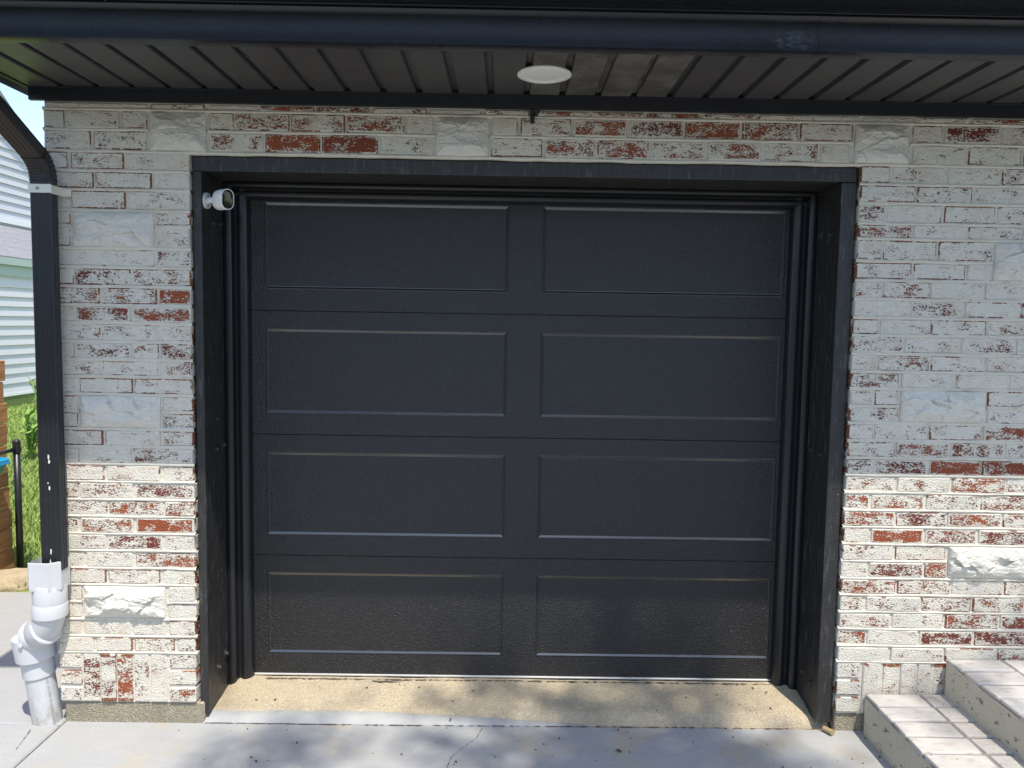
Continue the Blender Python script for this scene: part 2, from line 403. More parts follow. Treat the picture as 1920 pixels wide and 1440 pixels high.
LEFT = {
    3: ([-1.767, -1.55], '111'),
    4: ([-1.671, -1.448], '111'),
    5: ([-1.767, -1.547], '011'),
    6: ([-1.763, -1.44], '0B1'),
    7: ([-1.765, -1.441], '0B1'),
    8: ([-1.663, -1.439], '012'),
    9: ([-1.76, -1.537], '022'),
    10: ([-1.659, -1.437], '224'),
    11: ([-1.758, -1.54], '033'),
    12: ([-1.66, -1.444], '211'),
    13: ([-1.768, -1.543, -1.433], '0213'),
    14: ([-1.664, -1.436], '112'),
    15: ([-1.753, -1.538], '011'),
    16: ([-1.753, -1.428], '0B1'),
    17: ([-1.755, -1.43], '0B2'),
    18: ([-1.656, -1.433], '112'),
    19: ([-1.759, -1.552], '112'),
    20: ([-1.655, -1.436], '111'),
    21: ([-1.762, -1.547], '223'),
    22: ([-1.65, -1.428], '233'),
    23: ([-1.764, -1.544], '234'),
    24: ([-1.658, -1.433], '232'),
    25: ([-1.747, -1.549], '113'),
    26: ([-1.661, -1.442], '111'),
    27: ([-1.759, -1.422], '1B1'),
    28: ([-1.761, -1.423], '0B1'),
    29: ([-1.763, -1.568, -1.422], '0111'),
    30: ([-1.713, -1.561, -1.391], '1121'),
}
RIGHT = {
    3: ([1.405, 1.622, 1.835], '0112'),
    4: ([1.507, 1.73], '111'),
    5: ([1.39, 1.616, 1.827], '2011'),
    6: ([1.501, 1.716, 1.931], '2011'),
    7: ([1.386, 1.601, 1.822], '111B'),
    8: ([1.509, 1.721, 1.823], '100B'),
    9: ([1.396, 1.58, 1.799], '2211'),
    10: ([1.505, 1.721, 1.947], '1211'),
    11: ([1.389, 1.591, 1.816], '0111'),
    12: ([1.492, 1.715, 1.936], '2121'),
    13: ([1.388, 1.599, 1.823], '1211'),
    14: ([1.483, 1.7, 1.918], '2101'),
    15: ([1.383, 1.483, 1.832], '10B1'),
    16: ([1.487, 1.836], '2B1'),
    17: ([1.391, 1.607, 1.826], '1113'),
    18: ([1.483, 1.697, 1.919], '1232'),
    19: ([1.392, 1.615, 1.829], '2344'),
    20: ([1.491, 1.711, 1.929], '2232'),
    21: ([1.391, 1.611, 1.832], '3323'),
    22: ([1.496, 1.702, 1.926], '3332'),
    23: ([1.398, 1.613, 1.832], '1433'),
    24: ([1.497, 1.71], '21B'),
    25: ([1.396, 1.621, 1.714], '133B'),
    26: ([1.514, 1.734, 1.95], '3211'),
    27: ([1.392, 1.617, 1.822], '2222'),
    28: ([1.502, 1.714, 1.942], '2133'),
    29: ([1.403, 1.615, 1.841], '3133'),
    30: ([1.502, 1.725], '011'),
}
XL, XR = -1.863, 3.0
OL, OR_ = -1.304, 1.284            # the opening
wall = thing('brick_wall', 'whitewashed brick garage wall with red patches showing, framing the black door', 'wall')
brick_cache = {}
def brick_mesh(L, H, D, upright=False):
    key = (round(L, 2), round(H, 3), round(D, 2), random.randrange(3))
    if key not in brick_cache:
        bm = bmesh.new(); add_box(bm, -L / 2, L / 2, 0, D, -H / 2, H / 2, .0035, .0012)
        me = bm_mesh('brick', bm); me.materials.append(M['brick']); brick_cache[key] = me
    return brick_cache[key]
WV = {0: -.04, 1: .12, 2: .29, 3: .47, 4: .68}
RNG = random.Random(11)
def brick(x0, x1, z0, z1, wear, deep=.03, j=.0055):
    L = x1 - x0 - 2 * j; H = z1 - z0 - 2 * j
    o = link('brick', brick_mesh(L, H, deep), None, wall, ((x0 + x1) / 2, -.004 + RNG.uniform(-.0025, .0025), (z0 + z1) / 2 + RNG.uniform(-.001, .001)))
    o.rotation_euler = (RNG.uniform(-.01, .01), RNG.uniform(-.004, .004), RNG.uniform(-.008, .008))
    sx = L / round(L, 2); o.scale = (sx, 1, H / round(H, 3))
    o.color = (WV[wear] + RNG.uniform(-.05, .05), RNG.uniform(.1, 1), RNG.random(), 1)
    return o
block_n = 0
def stone_block(x0, x1, z0, z1, proud=.022, seed=0):
    nx = 64; nz = max(16, int(64 * (z1 - z0) / (x1 - x0))); vs = []; fs = []
    rs = random.Random(seed); seeds = [(rs.uniform(x0, x1), rs.uniform(z0, z1), rs.uniform(.1, 1.1), rs.uniform(-9, 9), rs.uniform(-13, 13)) for _ in range(int(70 * (x1 - x0)))]
    for j in range(nz + 1):
        for i in range(nx + 1):
            u, v = i / nx, j / nz
            e = min(u * (x1 - x0), (1 - u) * (x1 - x0), v * (z1 - z0), (1 - v) * (z1 - z0)) / .035
            m = min(1, e) ** .6
            x = x0 + .006 + (x1 - x0 - .012) * u; z = z0 + .006 + (z1 - z0 - .012) * v
            q = Vector((x * 7 + seed, z * 13, seed * 1.7))
            ridge = 1 - abs(noise.noise(q)) * 2
            h = .45 + .55 * noise.noise(Vector((x * 9, z * 11, seed))) + .35 * ridge + .28 * noise.noise(q * 3.1) + .16 * noise.noise(q * 8)
            best = sorted(((x - a) ** 2 + ((z - b) * 1.5) ** 2, c, tx, tz, a, b) for a, b, c, tx, tz in seeds)[0]
            h = .5 * h + .48 * (best[1] + best[2] * (x - best[4]) + best[3] * (z - best[5]))   # chipped facets
            vs.append((x, -.003 - proud * m * max(-.2, h), z))
    for j in range(nz):
        for i in range(nx):
            a = j * (nx + 1) + i; fs.append((a, a + 1, a + nx + 2, a + nx + 1))
    # skirt back into the wall
    b = len(vs); ring = [i for i in range(nx + 1)] + [j * (nx + 1) + nx for j in range(1, nz + 1)] + [nz * (nx + 1) + i for i in range(nx - 1, -1, -1)] + [j * (nx + 1) for j in range(nz - 1, 0, -1)]
    for r in ring: vs.append((vs[r][0], .03, vs[r][2]))
    for k in range(len(ring)):
        k2 = (k + 1) % len(ring); fs.append((ring[k2], ring[k], b + k, b + k2))
    o = link('stone_block', mesh('stone_block', vs, fs, False), M['stone'], wall)
    return o
far = bmesh.new()
def lay(row, zt, zb, xs, wear, xa, xb, blocks_here=True):
    e = [xa] + xs + [xb]
    for k in range(len(e) - 1):
        x0, x1 = e[k], e[k + 1]
        if wear[k] == 'B': continue
        # bricks next to an edge of the opening run through the reveal
        deep = .092 if (abs(x0 - OR_) < .01 or abs(x1 - OL) < .01 or abs(x0 - XL) < .02) else .03
        brick(x0, x1, zt, zb, int(wear[k]), deep) if zt < zb else brick(x0, x1, zb, zt, int(wear[k]), deep)
def row_z(i):
    zt = 2.466 if i == 0 else BEDS[i - 1]
    return zt, BEDS[i]
def right_tail(i, x):
    zt, zb = row_z(i); rng = random.Random(i)
    while x < XR - .02:
        x1 = min(XR, x + .2157)
        if x < 1.985: brick(x, x1, zb, zt, rng.choice((1, 1, 2, 3)))
        else: add_box(far, x + .006, x1 - .006, -.004, .03, zb + .006, zt - .006, .0035)
        x = x1
for i in range(0, 31):
    zt, zb = row_z(i)
    if i in TOP:
        xs, wv = TOP[i]
        e = [XL] + xs
        for k in range(len(e) - 1):
            if wv[k] != 'B': brick(e[k], e[k + 1], zb, zt, int(wv[k]), .092 if i == 2 or k == 0 else .03)
        right_tail(i, xs[-1])
    else:
        xs, wv = LEFT[i]; lay(i, zt, zb, xs, wv, XL, OL)
        xs, wv = RIGHT[i]
        e = [OR_] + xs
        for k in range(len(e) - 1):
            if wv[k] != 'B': brick(e[k], e[k + 1], zb, zt, int(wv[k]), .092 if k == 0 else .03)
        if wv[-1] != 'B':
            # the last listed wear belongs to the brick that starts at the last joint
            x = xs[-1]; brick(x, x + .2157, zb, zt, int(wv[-1])); right_tail(i, x + .2157)
        else: right_tail(i, 2.06 if i in (24, 25) else 2.14)
# bottom soldier course of the pier, with stacked headers at each end
zt, zb = BEDS[30], .088
sl = [-1.87, -1.768, -1.696, -1.632, -1.563, -1.496, -1.425, OL]
h3 = (zt - zb) / 3
for k in range(3):
    brick(XL, sl[1], zb + k * h3, zb + (k + 1) * h3, 2, .092); brick(sl[6], OL, zb + k * h3, zb + (k + 1) * h3, (3, 1, 2)[k], .092)
for a, b, wv in zip(sl[1:6], sl[2:7], (3, 2, 3, 2, 1)): brick(a, b, zb, zt, wv, .03, .004)
sr = [OR_, 1.392, 1.478, 1.549, 1.616, 1.681, 1.755]
zb = .080; h3 = (zt - zb) / 3
for k in range(3): brick(OR_, sr[1], zb + k * h3, zb + (k + 1) * h3, 1, .092)
for a, b in zip(sr[1:-1], sr[2:]): brick(a, b, zb, zt, 1, .03, .004)
x = 1.755
while x < XR: add_box(far, x + .006, x + .066, -.004, .03, zb + .006, zt - .006, .0035); x += .072
# split-faced stones, two courses tall
for a, b, i0, i1, pr, sd in ((-1.46, -1.233, 1, 2, .026, 1), (-.364, -.151, 1, 2, .026, 2), (1.252, 1.473, 1, 2, .026, 3),
        (-1.764, -1.44, 6, 7, .028, 4), (-1.754, -1.429, 16, 17, .028, 5), (-1.760, -1.4225, 27, 28, .034, 6),
        (1.822, 2.14, 7, 8, .028, 7), (1.485, 1.834, 15, 16, .028, 8), (1.712, 2.06, 24, 25, .036, 9)):
    stone_block(a, b, BEDS[i1], row_z(i0)[0], pr, sd)
fo = link('brick', bm_mesh('brick_far', far), M['brick'], wall); fo['kind'] = 'stuff'; fo.color = (.3, .5, .4, 1)

# mortar: backing between the bricks plus raised bed joints
mb = bmesh.new()
add_box(mb, XL + .006, OL - .012, .0015, .11, .089, 2.47); add_box(mb, OL - .012, OR_ + .012, .0015, .11, BEDS[2] - .004, 2.47); add_box(mb, OR_ + .012, XR, .0015, .11, .078, 2.47)
def bead(x0, x1, z, seed, h=.0075, proud=.0065):
    n = max(2, int((x1 - x0) / .03)); rings = []
    for i in range(n + 1):
        x = x0 + (x1 - x0) * i / n
        dz = .0022 * noise.noise((x * 6, seed, 0)) + .0012 * noise.noise((x * 30, seed, 0)); pr = proud + .003 * noise.noise((x * 14, seed, 5)); hh = h * (1 + .35 * noise.noise((x * 10, seed, 9)))
        rings.append([mb.verts.new((x, y, z + dz + s * hh)) for s, y in ((-1.1, .006), (-.8, -pr * .55), (0, -pr), (.8, -pr * .55), (1.1, .006))])
    for a, b in zip(rings, rings[1:]):
        for k in range(4): mb.faces.new((a[k], b[k], b[k + 1], a[k + 1]))
SKIPL = {6: 1, 16: 1, 27: 1}
for i, z in enumerate(BEDS):
    if i <= 2:
        segs = [(XL, XR)]
        if i == 1: segs = [(XL, -1.46), (-1.233, -.364), (-.151, 1.252), (1.473, XR)]
    else:
        lb = {6: (-1.764, -1.44), 16: (-1.754, -1.429), 27: (-1.76, -1.4225)}.get(i); rb = {7: (1.822, 2.14), 15: (1.485, 1.834), 24: (1.712, 2.06)}.get(i)
        segs = ([(XL, OL)] if not lb else [(XL, lb[0]), (lb[1], OL)]) + ([(OR_, XR)] if not rb else [(OR_, rb[0]), (rb[1], XR)])
    for a, b in segs: bead(a, b, z, i * 3.3 + a)
mo = link('mortar', bm_mesh('mortar', mb), M['mortar'], wall)
fb = bmesh.new(); add_box(fb, XL + .012, OL + .02, .006, .11, -.1, .0885, .006, .002)
link('footing', bm_mesh('footing', fb), M['found'], wall)
fb = bmesh.new(); add_box(fb, OR_ + .012, 2.9, .008, .11, -.1, .0775, .006, .002)
link('footing', bm_mesh('footing', fb), M['found'], wall)
# the rest of the garage shell, out of sight behind the brick face
box('side_wall', XL + .004, XL + .12, .112, 7.0, -.1, 2.50, M['plaster'], wall)
box('back_wall', XL + .13, 5.9, 6.9, 7.0, -.1, 2.5, M['plaster'], wall)

# ------------------------------------------------------------------ DOOR FRAME
frame = thing('door_frame', 'black painted timber frame around the garage door with rounded stop moulding', 'door frame')
JL, JR, HZ = -1.267, 1.221, 2.216
def board(x0, x1, y0, y1, z0, z1, name):
    bm = bmesh.new(); add_box(bm, x0, x1, y0, y1, z0, z1, .004, .001, 2); return link(name, bm_mesh(name, bm), M['wood'], frame)
board(OL + .002, JL, .014, .245, .035, HZ - .001, 'jamb'); board(JR, OR_ - .004, .014, .245, .030, HZ - .001, 'jamb')
board(OL + .002, OR_ - .004, .016, .247, HZ, BEDS[2] - .006, 'head_board')
PROF = [(0, .2475), (0, .238), (.004, .2335), (.012, .231), (.022, .2312), (.030, .2345), (.034, .2395), (.035, .252), (.040, .262), (.050, .262), (.052, .256), (.058, .2515), (.068, .250), (.080, .2525), (.089, .259), (.094, .268), (.100, .2835), (.100, .2885), (0, .2885)]
crisp(prism('stop_moulding', [(JL + u, y) for u, y in PROF], 'z', .06, HZ - .002, M['vinyl'], frame))
crisp(prism('stop_moulding', [(JR - u, y) for u, y in PROF], 'z', .06, HZ - .002, M['vinyl'], frame))
crisp(prism('stop_moulding', [(y - .001, HZ - u * .68) for u, y in PROF], 'x', JL + .001, JR - .001, M['vinyl'], frame))
def bolt(y, z, x, s):
    bm = bmesh.new()
    add_tube(bm, [(x - s * .001, y, z), (x + s * .003, y, z), (x + s * .0031, y, z)], [.019, .019, .012], 20)
    add_tube(bm, [(x + s * .002, y, z), (x + s * .009, y, z), (x + s * .012, y, z)], [.010, .009, .005], 12)
    return link('bolt', bm_mesh('bolt', bm), M['wood'], frame)
for y, z in ((.125, 2.029), (.205, 2.037), (.13, 1.109), (.215, 1.115), (.129, .180), (.212, .205)): bolt(y, z, JL, 1)
for y, z in ((.200, 2.032), (.09, 2.021), (.200, 1.133), (.095, 1.128), (.165, .178), (.085, .165)): bolt(y, z, JR, -1)

# ------------------------------------------------------------------ GARAGE DOOR
door = thing('garage_door', 'black sectional garage door of four rows with long recessed panels', 'garage door', (0, .29, 0))
YF = 0.0
SB, SH, HW = .0845, .5334, 1.2192
PX = [(-1.1085, -.0733), (.0733, 1.1085)]; PB, PH = .0908, .367
def section_mesh():
    bm = bmesh.new(); xs = [-HW, PX[0][0], PX[0][1], PX[1][0], PX[1][1], HW]; zs = [.002, PB, PB + PH, SH - .002]
    V = {}
    for i, x in enumerate(xs):
        for j, z in enumerate(zs): V[i, j] = bm.verts.new((x, 0, z))
    for i in range(5):
        for j in range(3):
            if j == 1 and i in (1, 3): continue
            bm.faces.new((V[i, j], V[i + 1, j], V[i + 1, j + 1], V[i, j + 1]))
    # rounded lips top and bottom and returns
    def strip(pts, rev):
        rows = [[bm.verts.new((x, y, z)) for x in (-HW, HW)] for y, z in pts]
        for a, b in zip(rows, rows[1:]): bm.faces.new((a[0], a[1], b[1], b[0]) if not rev else (b[0], b[1], a[1], a[0]))
    strip([(0, .002), (.0015, .0008), (.004, 0.0), (.045, 0.0)], True); strip([(0, SH - .002), (.0015, SH - .0008), (.004, SH), (.012, SH), (.012, SH - .004), (.045, SH - .004)], False)
    # returns round each panel hole
    for (a, b) in PX:
        ring = [(a, PB), (b, PB), (b, PB + PH), (a, PB + PH)]
        f = [bm.verts.new((x, 0, z)) for x, z in ring]; k = [bm.verts.new((x, .012, z)) for x, z in ring]
        for i in range(4): bm.faces.new((f[i], f[(i + 1) % 4], k[(i + 1) % 4], k[i]))
    return bm_mesh('door_section', bm)
def panel_mesh(a, b):
    bm = bmesh.new()
    # groove, outer bead, bevel down, flat field: inset, depth
    rings = []
    for ins, d in ((.0003, .003), (.0022, .003), (.0028, .0004), (.0048, .0004), (.0122, .0048), (.0136, .0050)):
        rings.append([bm.verts.new((x, d, z)) for x, z in ((a + ins, PB + ins), (b - ins, PB + ins), (b - ins, PB + PH - ins), (a + ins, PB + PH - ins))])
    for p, q in zip(rings, rings[1:]):
        for i in range(4): bm.faces.new((p[i], p[(i + 1) % 4], q[(i + 1) % 4], q[i])).material_index = 1 if i in (0, 2) else 0
    bm.faces.new(rings[-1])
    return bm_mesh('door_panel', bm)
sm = section_mesh(); pm = [panel_mesh(a, b) for a, b in PX]
for me in [sm] + pm: me.materials.append(M['door'])
for me in pm: me.materials.append(M['doorsmooth'])
for r in range(4):
    s = link('door_section', sm, None, door, (0, 0, SB + SH * r))
    for me in pm: link('door_panel', me, None, s, (0, 0, 0))
box('retainer_strip', -HW, HW, -.006, .03, SB - .007, SB - .0005, M['alu'], door, .001)
box('bottom_seal', -HW, HW, -.003, .04, .045, SB - .0075, M['rubber'], door, .004)
box('back_skin', -HW, HW, .046, .05, SB, SB + 4 * SH, M['rubber'], door)

# ------------------------------------------------------------------ EAVE: soffit, fascia, gutter, roof
ZS = 2.515; PITCH = .1357; G0 = -1.509
soffit = thing('soffit', 'black ribbed vinyl soffit under the eave with a few dusty perforated strips', 'soffit', (0, -.25, ZS))
def plank_mesh(name, mat):
    prof = [(0, .016), (.023, .016), (.027, .0), (.134, .0), (.1375, .004), (.1375, .022), (0, .022)]
    n = len(prof); vs = [(x, -.252, z) for x, z in prof] + [(x, .238, z) for x, z in prof]
    fs = [(i, (i + 1) % n, n + (i + 1) % n, n + i) for i in range(n)] + [tuple(range(n - 1, -1, -1)), tuple(range(n, 2 * n))]
    bm = bmesh.new(); bv = [bm.verts.new(v) for v in vs]
    for f in fs: bm.faces.new([bv[i] for i in f])
    me = bm_mesh(name, bm); me.materials.append(mat); return me
pl, pv = plank_mesh('soffit_plank', M['soffit']), plank_mesh('vented_plank', M['vent'])
for k in range(-3, 33):
    v = k in (11, 12, 13, 14)
    o = link('vented_plank' if v else 'soffit_plank', pv if v else pl, None, soffit, (G0 - .010 + PITCH * k, 0, RNG.uniform(-.0012, .0012)))
    o.rotation_euler = (RNG.uniform(-.003, .003), RNG.uniform(-.006, .006), 0)
    if v: o['label'] = 'dusty perforated soffit strip'
prism('wall_trim', [(-.021, 2.4645), (-.021, 2.511), (-.027, 2.513), (-.027, 2.516), (-.0125, 2.516), (-.0125, 2.533), (-.003, 2.533), (-.003, 2.4645)], 'x', -1.905, XR, M['trim'], soffit).location = (0, .25, -ZS)
prism('end_trim', [(-1.937, 2.492), (-1.937, 2.519), (-1.903, 2.519), (-1.903, 2.510), (-1.925, 2.509)], 'y', -.56, .10, M['trim'], soffit).location = (0, .25, -ZS)
fas = thing('fascia', 'glossy black metal fascia with an overlapping seam above the soffit', 'fascia', (0, -.55, 2.51))
FP = [(-.498, 2.5165), (-.498, 2.513), (-.545, 2.511), (-.556, 2.5135), (-.5535, 2.526), (-.5517, 2.538), (-.5505, 2.550), (-.5498, 2.563), (-.5495, 2.576), (-.5494, 2.590), (-.5495, 2.604), (-.560, 2.610), (-.566, 2.616), (-.566, 2.619), (-.560, 2.622), (-.566, 2.627), (-.566, 2.632), (-.53, 2.632), (-.53, 2.5165)]
for a, b, dy in ((-1.94, .896, 0.0), (.890, 3.1, -.0016)):
    o = prism('fascia_cover', [(y + dy, z + dy * .6) for y, z in FP], 'x', a, b, M['fascia'], fas); crisp(o); o.location = (0, .55, -2.51)
gut = thing('gutter', 'black metal gutter along the roof edge above the fascia', 'gutter', (0, -.65, 2.63))
gp = [(-.568, 2.634), (-.715, 2.634), (-.730, 2.660), (-.765, 2.690), (-.780, 2.694), (-.780, 2.706), (-.768, 2.706), (-.760, 2.698), (-.724, 2.664), (-.708, 2.640), (-.574, 2.640), (-.572, 2.70), (-.568, 2.70)]
o = prism('gutter_trough', gp, 'x', -1.96, 3.1, M['fascia'], gut); o.location = (0, .65, -2.63)
for x in (-1.96, 3.1):
    o = box('end_cap', x - .003, x + .003, -.775, -.568, 2.636, 2.704, M['fascia'], gut); o.location = (0, .65, -2.63)
roof = thing('roof', 'dark shingled garage roof sloping up from the gutter', 'roof', (0, 3, 2.7))
o = prism('roof_deck', [(-.60, 2.704), (-.60, 2.722), (3.2, 3.98), (7.2, 2.65), (7.2, 2.632), (3.2, 3.962)], 'x', -1.95, 6.0, M['roofing'], roof); o.location = (0, -3, -2.7)
for y0, z0, y1, z1 in ((-.566, 2.630, 3.2, 3.955), (3.2, 3.955, 7.2, 2.625)):
    o = prism('rake_board', [(y0, z0 - .10 if y0 > 0 else z0), (y0, z0 + .075), (y1, z1 + .0), (y1, z1 - .14)], 'x', -1.948, -1.925, M['trim'], roof); o.location = (0, -3, -2.7)
o = prism('gable_wall', [(.14, 2.502), (.14, 2.86), (3.2, 3.90), (6.9, 2.68), (6.9, 2.502)], 'x', -1.859, -1.80, M['plaster'], roof); o.location = (0, -3, -2.7)

# ------------------------------------------------------------------ NEIGHBOUR HOUSE
nb = thing('neighbour_house', 'pale sided house beyond the lawn with a shingled skirt roof', 'house', (-9.5, 9, 0))
NX = -9.0
nwall = link('wall', None, None, nb); nwall.location = (9.5, -9, 0)
def y_far(z): return 14.9 if z < 3.2 else min(15.2, 12.4 + (5.73 - z) / .69)
bz = .24
while bz < 7.2:
    t = bz + .173
    y1, y2 = y_far(bz), y_far(t)
    y0 = 4.0 if bz < 4.6 else 4.0 + (bz - 4.6) * .8
    wx_ = NX if bz < 2.55 else NX - 1.0
    if y2 > y0 + .3 and not 2.5 < bz < 3.1:
        vs = [(wx_ + .030, y0, bz), (wx_ + .030, y1, bz), (wx_ + .002, y2, t), (wx_ + .002, y0, t), (wx_ - .03, y0, bz), (wx_ - .03, y1, bz), (wx_ - .03, y2, t), (wx_ - .03, y0, t)]
        link('siding_board', mesh('siding_board', vs, [(0, 1, 2, 3), (4, 7, 6, 5), (0, 4, 5, 1), (2, 6, 7, 3), (1, 5, 6, 2), (0, 3, 7, 4)]), M['siding'], nwall)
    bz = t
bk = dict(parent=nb)
def npart(name, *a, mat, **k):
    o = box(name, *a, mat, nb, **k); o.location = (9.5, -9, 0); return o
npart('house_core', -18, NX - 1.04, 4.1, 14.8, -.1, 4.0, mat=M['siding'])
npart('foundation', NX - .03, NX + .03, 4.0, 14.9, -.1, .19, mat=M['olive'])
npart('starter_strip', NX - .03, NX + .045, 4.0, 14.9, .192, .238, mat=M['wtrim'])
# skirt roof between the storeys: courses of shingles, white fascia above, sage soffit and frieze below
for i in range(8):
    za = 2.66 + .105 * i; xa = NX + .10 - .155 * i
    o = prism('shingle_course', [(xa, za), (xa, za + .020), (xa - .20, za + .152), (xa - .20, za + .122)], 'y', 4.0, 14.95, M['shingle'], nb); o.location = (9.5, -9, 0)
npart('skirt_soffit', NX + .031, NX + .085, 4.0, 14.9, 2.56, 2.62, mat=M['sage'])
npart('skirt_fascia', NX + .087, NX + .105, 4.0, 14.9, 2.53, 2.658, mat=M['sage'])
npart('frieze', NX + .02, NX + .05, 4.0, 14.9, 2.34, 2.558, mat=M['sage'])
npart('flashing', NX - .99, NX - .93, 4.0, 15.1, 3.44, 3.53, mat=M['wtrim'])
# rake of the gable
def rake(name, off0, off1, dz0, dz1, mat):
    za, zb = 5.6, 3.3; f = lambda z: 12.4 + (5.73 - z) / .69
    vs = []
    for z in (za + 2.2, zb - .3):
        for x, d in ((off0, dz0), (off1, dz0), (off1, dz1), (off0, dz1)): vs.append((NX - 1.0 + x, f(z), z + d))
    o = link(name, mesh(name, vs, [(0, 1, 5, 4), (1, 2, 6, 5), (2, 3, 7, 6), (3, 0, 4, 7), (0, 3, 2, 1), (4, 5, 6, 7)]), mat, nb); o.location = (9.5, -9, 0)
rake('rake_soffit', -.02, .16, .02, .06, M['sage']); rake('rake_trim', .018, .05, -.09, .015, M['sage']); rake('rake_board', .162, .185, -.02, .10, M['sage'])
rake('gable_roof', -9.0, .19, .105, .14, M['shingle'])

# ------------------------------------------------------------------ LAWN, WEEDS, ROCK
def lawn():
    rng = random.Random(3); vs = []; fs = []
    for _ in range(26000):
        y = 1.55 + (rng.random() ** 1.5) * 10.2
        cx = -0.08 - (y + 3.08) * (.60 + .05 * rng.uniform(-1, 1)) + rng.uniform(-.55, .55)
        if cx > -2.1 or cx < NX + .02: continue
        if -3.5 < cx < -2.9 and y < 1.6: continue
        h = rng.uniform(.03, .075); a = rng.uniform(0, 6.28); wd = rng.uniform(.006, .011) * (1 + y * .06); lean = rng.uniform(.2, .9) * h; b = rng.uniform(0, 6.28)
        n = len(vs); vs += [(cx - wd * math.cos(a), y - wd * math.sin(a), -.032), (cx + wd * math.cos(a), y + wd * math.sin(a), -.032), (cx + lean * math.cos(b), y + lean * math.sin(b), h - .03)]
        fs.append((n, n + 1, n + 2))
    o = link('lawn_grass', mesh('lawn_grass', vs, fs), M['grass']); o['kind'] = 'stuff'
lawn()
sod = []
def sod_sheet():
    n = 40; vs = []; fs = []
    for j in range(n + 1):
        for i in range(n + 1):
            x = -30 + 28.1 * i / n; y = 1.535 + 30 * j / n
            vs.append((x, y, -.024 + .004 * noise.noise((x * 2, y * 2, 0))))
    for j in range(n):
        for i in range(n): a = j * (n + 1) + i; fs.append((a, a + 1, a + n + 2, a + n + 1))
    o = link('lawn', mesh('lawn', vs, fs, True), M['grass']); o['kind'] = 'structure'
sod_sheet()
def weed(x, y, h, seed, label):
    rng = random.Random(seed); t = thing('weed_plant', label, 'weed', (x, y, -.02), 'leafy weeds by the neighbour house')
    st = bmesh.new(); lv = []; lf = []
    for k in range(9):
        a = rng.uniform(0, 6.28); top = Vector((math.cos(a) * rng.uniform(.05, .45) * h, math.sin(a) * rng.uniform(.05, .45) * h, h * rng.uniform(.6, 1)))
        pts = [Vector((0, 0, 0)), top * .5 + Vector((0, 0, .1 * h)), top]; add_tube(st, pts, [.008, .006, .003], 5)
        for q in range(26):
            f = rng.uniform(.15, 1); c = top * f + Vector((0, 0, .1 * h * (1 - abs(2 * f - 1)))); d = Vector((rng.uniform(-1, 1), rng.uniform(-1, 1), rng.uniform(-.2, .8))).normalized(); s = d.cross(Vector((.3, .2, 1))).normalized() * rng.uniform(.012, .022); L = rng.uniform(.07, .15)
            n = len(lv); lv += [tuple(c), tuple(c + d * L * .5 + s), tuple(c + d * L), tuple(c + d * L * .5 - s)]; lf.append((n, n + 1, n + 2, n + 3))
    link('stem', bm_mesh('stem', st), M['weed'], t)
    o = link('foliage', mesh('foliage', lv, lf), M['weed'], t)
weed(-5.55, 5.9, .62, 1, 'broad bright green weed at the front of the weed patch'); weed(-6.35, 7.6, .85, 2, 'tall feathery green weed in the middle of the weed patch'); weed(-8.1, 10.6, .75, 3, 'low weed growing against the olive foundation of the neighbour house')
def rock(x, y, r, sx, sy, sz, seed, label):
    bm = bmesh.new(); bmesh.ops.create_icosphere(bm, subdivisions=4, radius=r)
    for v in bm.verts:
        n = noise.noise(v.co * 5 / r * .3 + Vector((seed, 0, 0))) * .22 + noise.noise(v.co * 14 / r * .3) * .07
        v.co *= 1 + n; v.co.x *= sx; v.co.y *= sy; v.co.z *= sz
        v.co.z = max(v.co.z, -.03)
    o = link('edging_rock', bm_mesh('edging_rock', bm, True), M['rock'], None, (x, y, 0)); o.rotation_euler = (0, 0, .4); tag(o, label, 'rock')
rock(-3.10, 1.66, .15, 1.55, .8, .62, 2, 'flat tan edging rock between the path and the lawn'); rock(-2.80, 1.60, .07, 1.3, .8, .5, 5, 'small pale stone lying beside the flat tan edging rock')

# ------------------------------------------------------------------ CEDAR FENCE with a black post, hanging tub
fn = thing('cedar_fence', 'brown cedar board fence with a black metal end post', 'fence', (-3.225, 1.2, 0))
FX = -3.235
for k in range(10):
    z0 = .035 + .134 * k
    bm = bmesh.new(); add_box(bm, -.012, .012, -1.6, .68 - .03 * random.random() - .004 * k, z0 - .004, z0 + .123, .004, .001)
    link('board', bm_mesh('board', bm), M['cedar'], fn)
bm = bmesh.new(); add_tube(bm, [(.052, .665, -.05), (.052, .665, .83)], .021, 16); link('post', bm_mesh('post', bm, True), M['trim'], fn)
bm = bmesh.new(); add_tube(bm, [(.052, .665, .78), (.052, .665, .81), (.052, .665, .811), (.052, .665, .85), (.052, .665, .862)], [.027, .027, .024, .024, .012], 16); link('post_cap', bm_mesh('post_cap', bm), M['trim'], fn)
bm = bmesh.new(); add_tube(bm, [(.052, .665, .80), (.052, -.6, .80)], .012, 10); link('rail', bm_mesh('rail', bm, True), M['trim'], fn)
tb = thing('hanging_tub', 'teal plastic tub with a bright blue rim hung on the cedar fence rail', 'tub', (-3.16, 1.42, .75))
def rr(a, b, r, n=5):
    pts = []
    for cx, cy, s in ((a - r, b - r, 0), (-a + r, b - r, 1), (-a + r, -b + r, 2), (a - r, -b + r, 3)):
        for i in range(n + 1):
            t = math.pi / 2 * (s + i / n); pts.append((cx + r * math.cos(t), cy + r * math.sin(t)))
    return pts
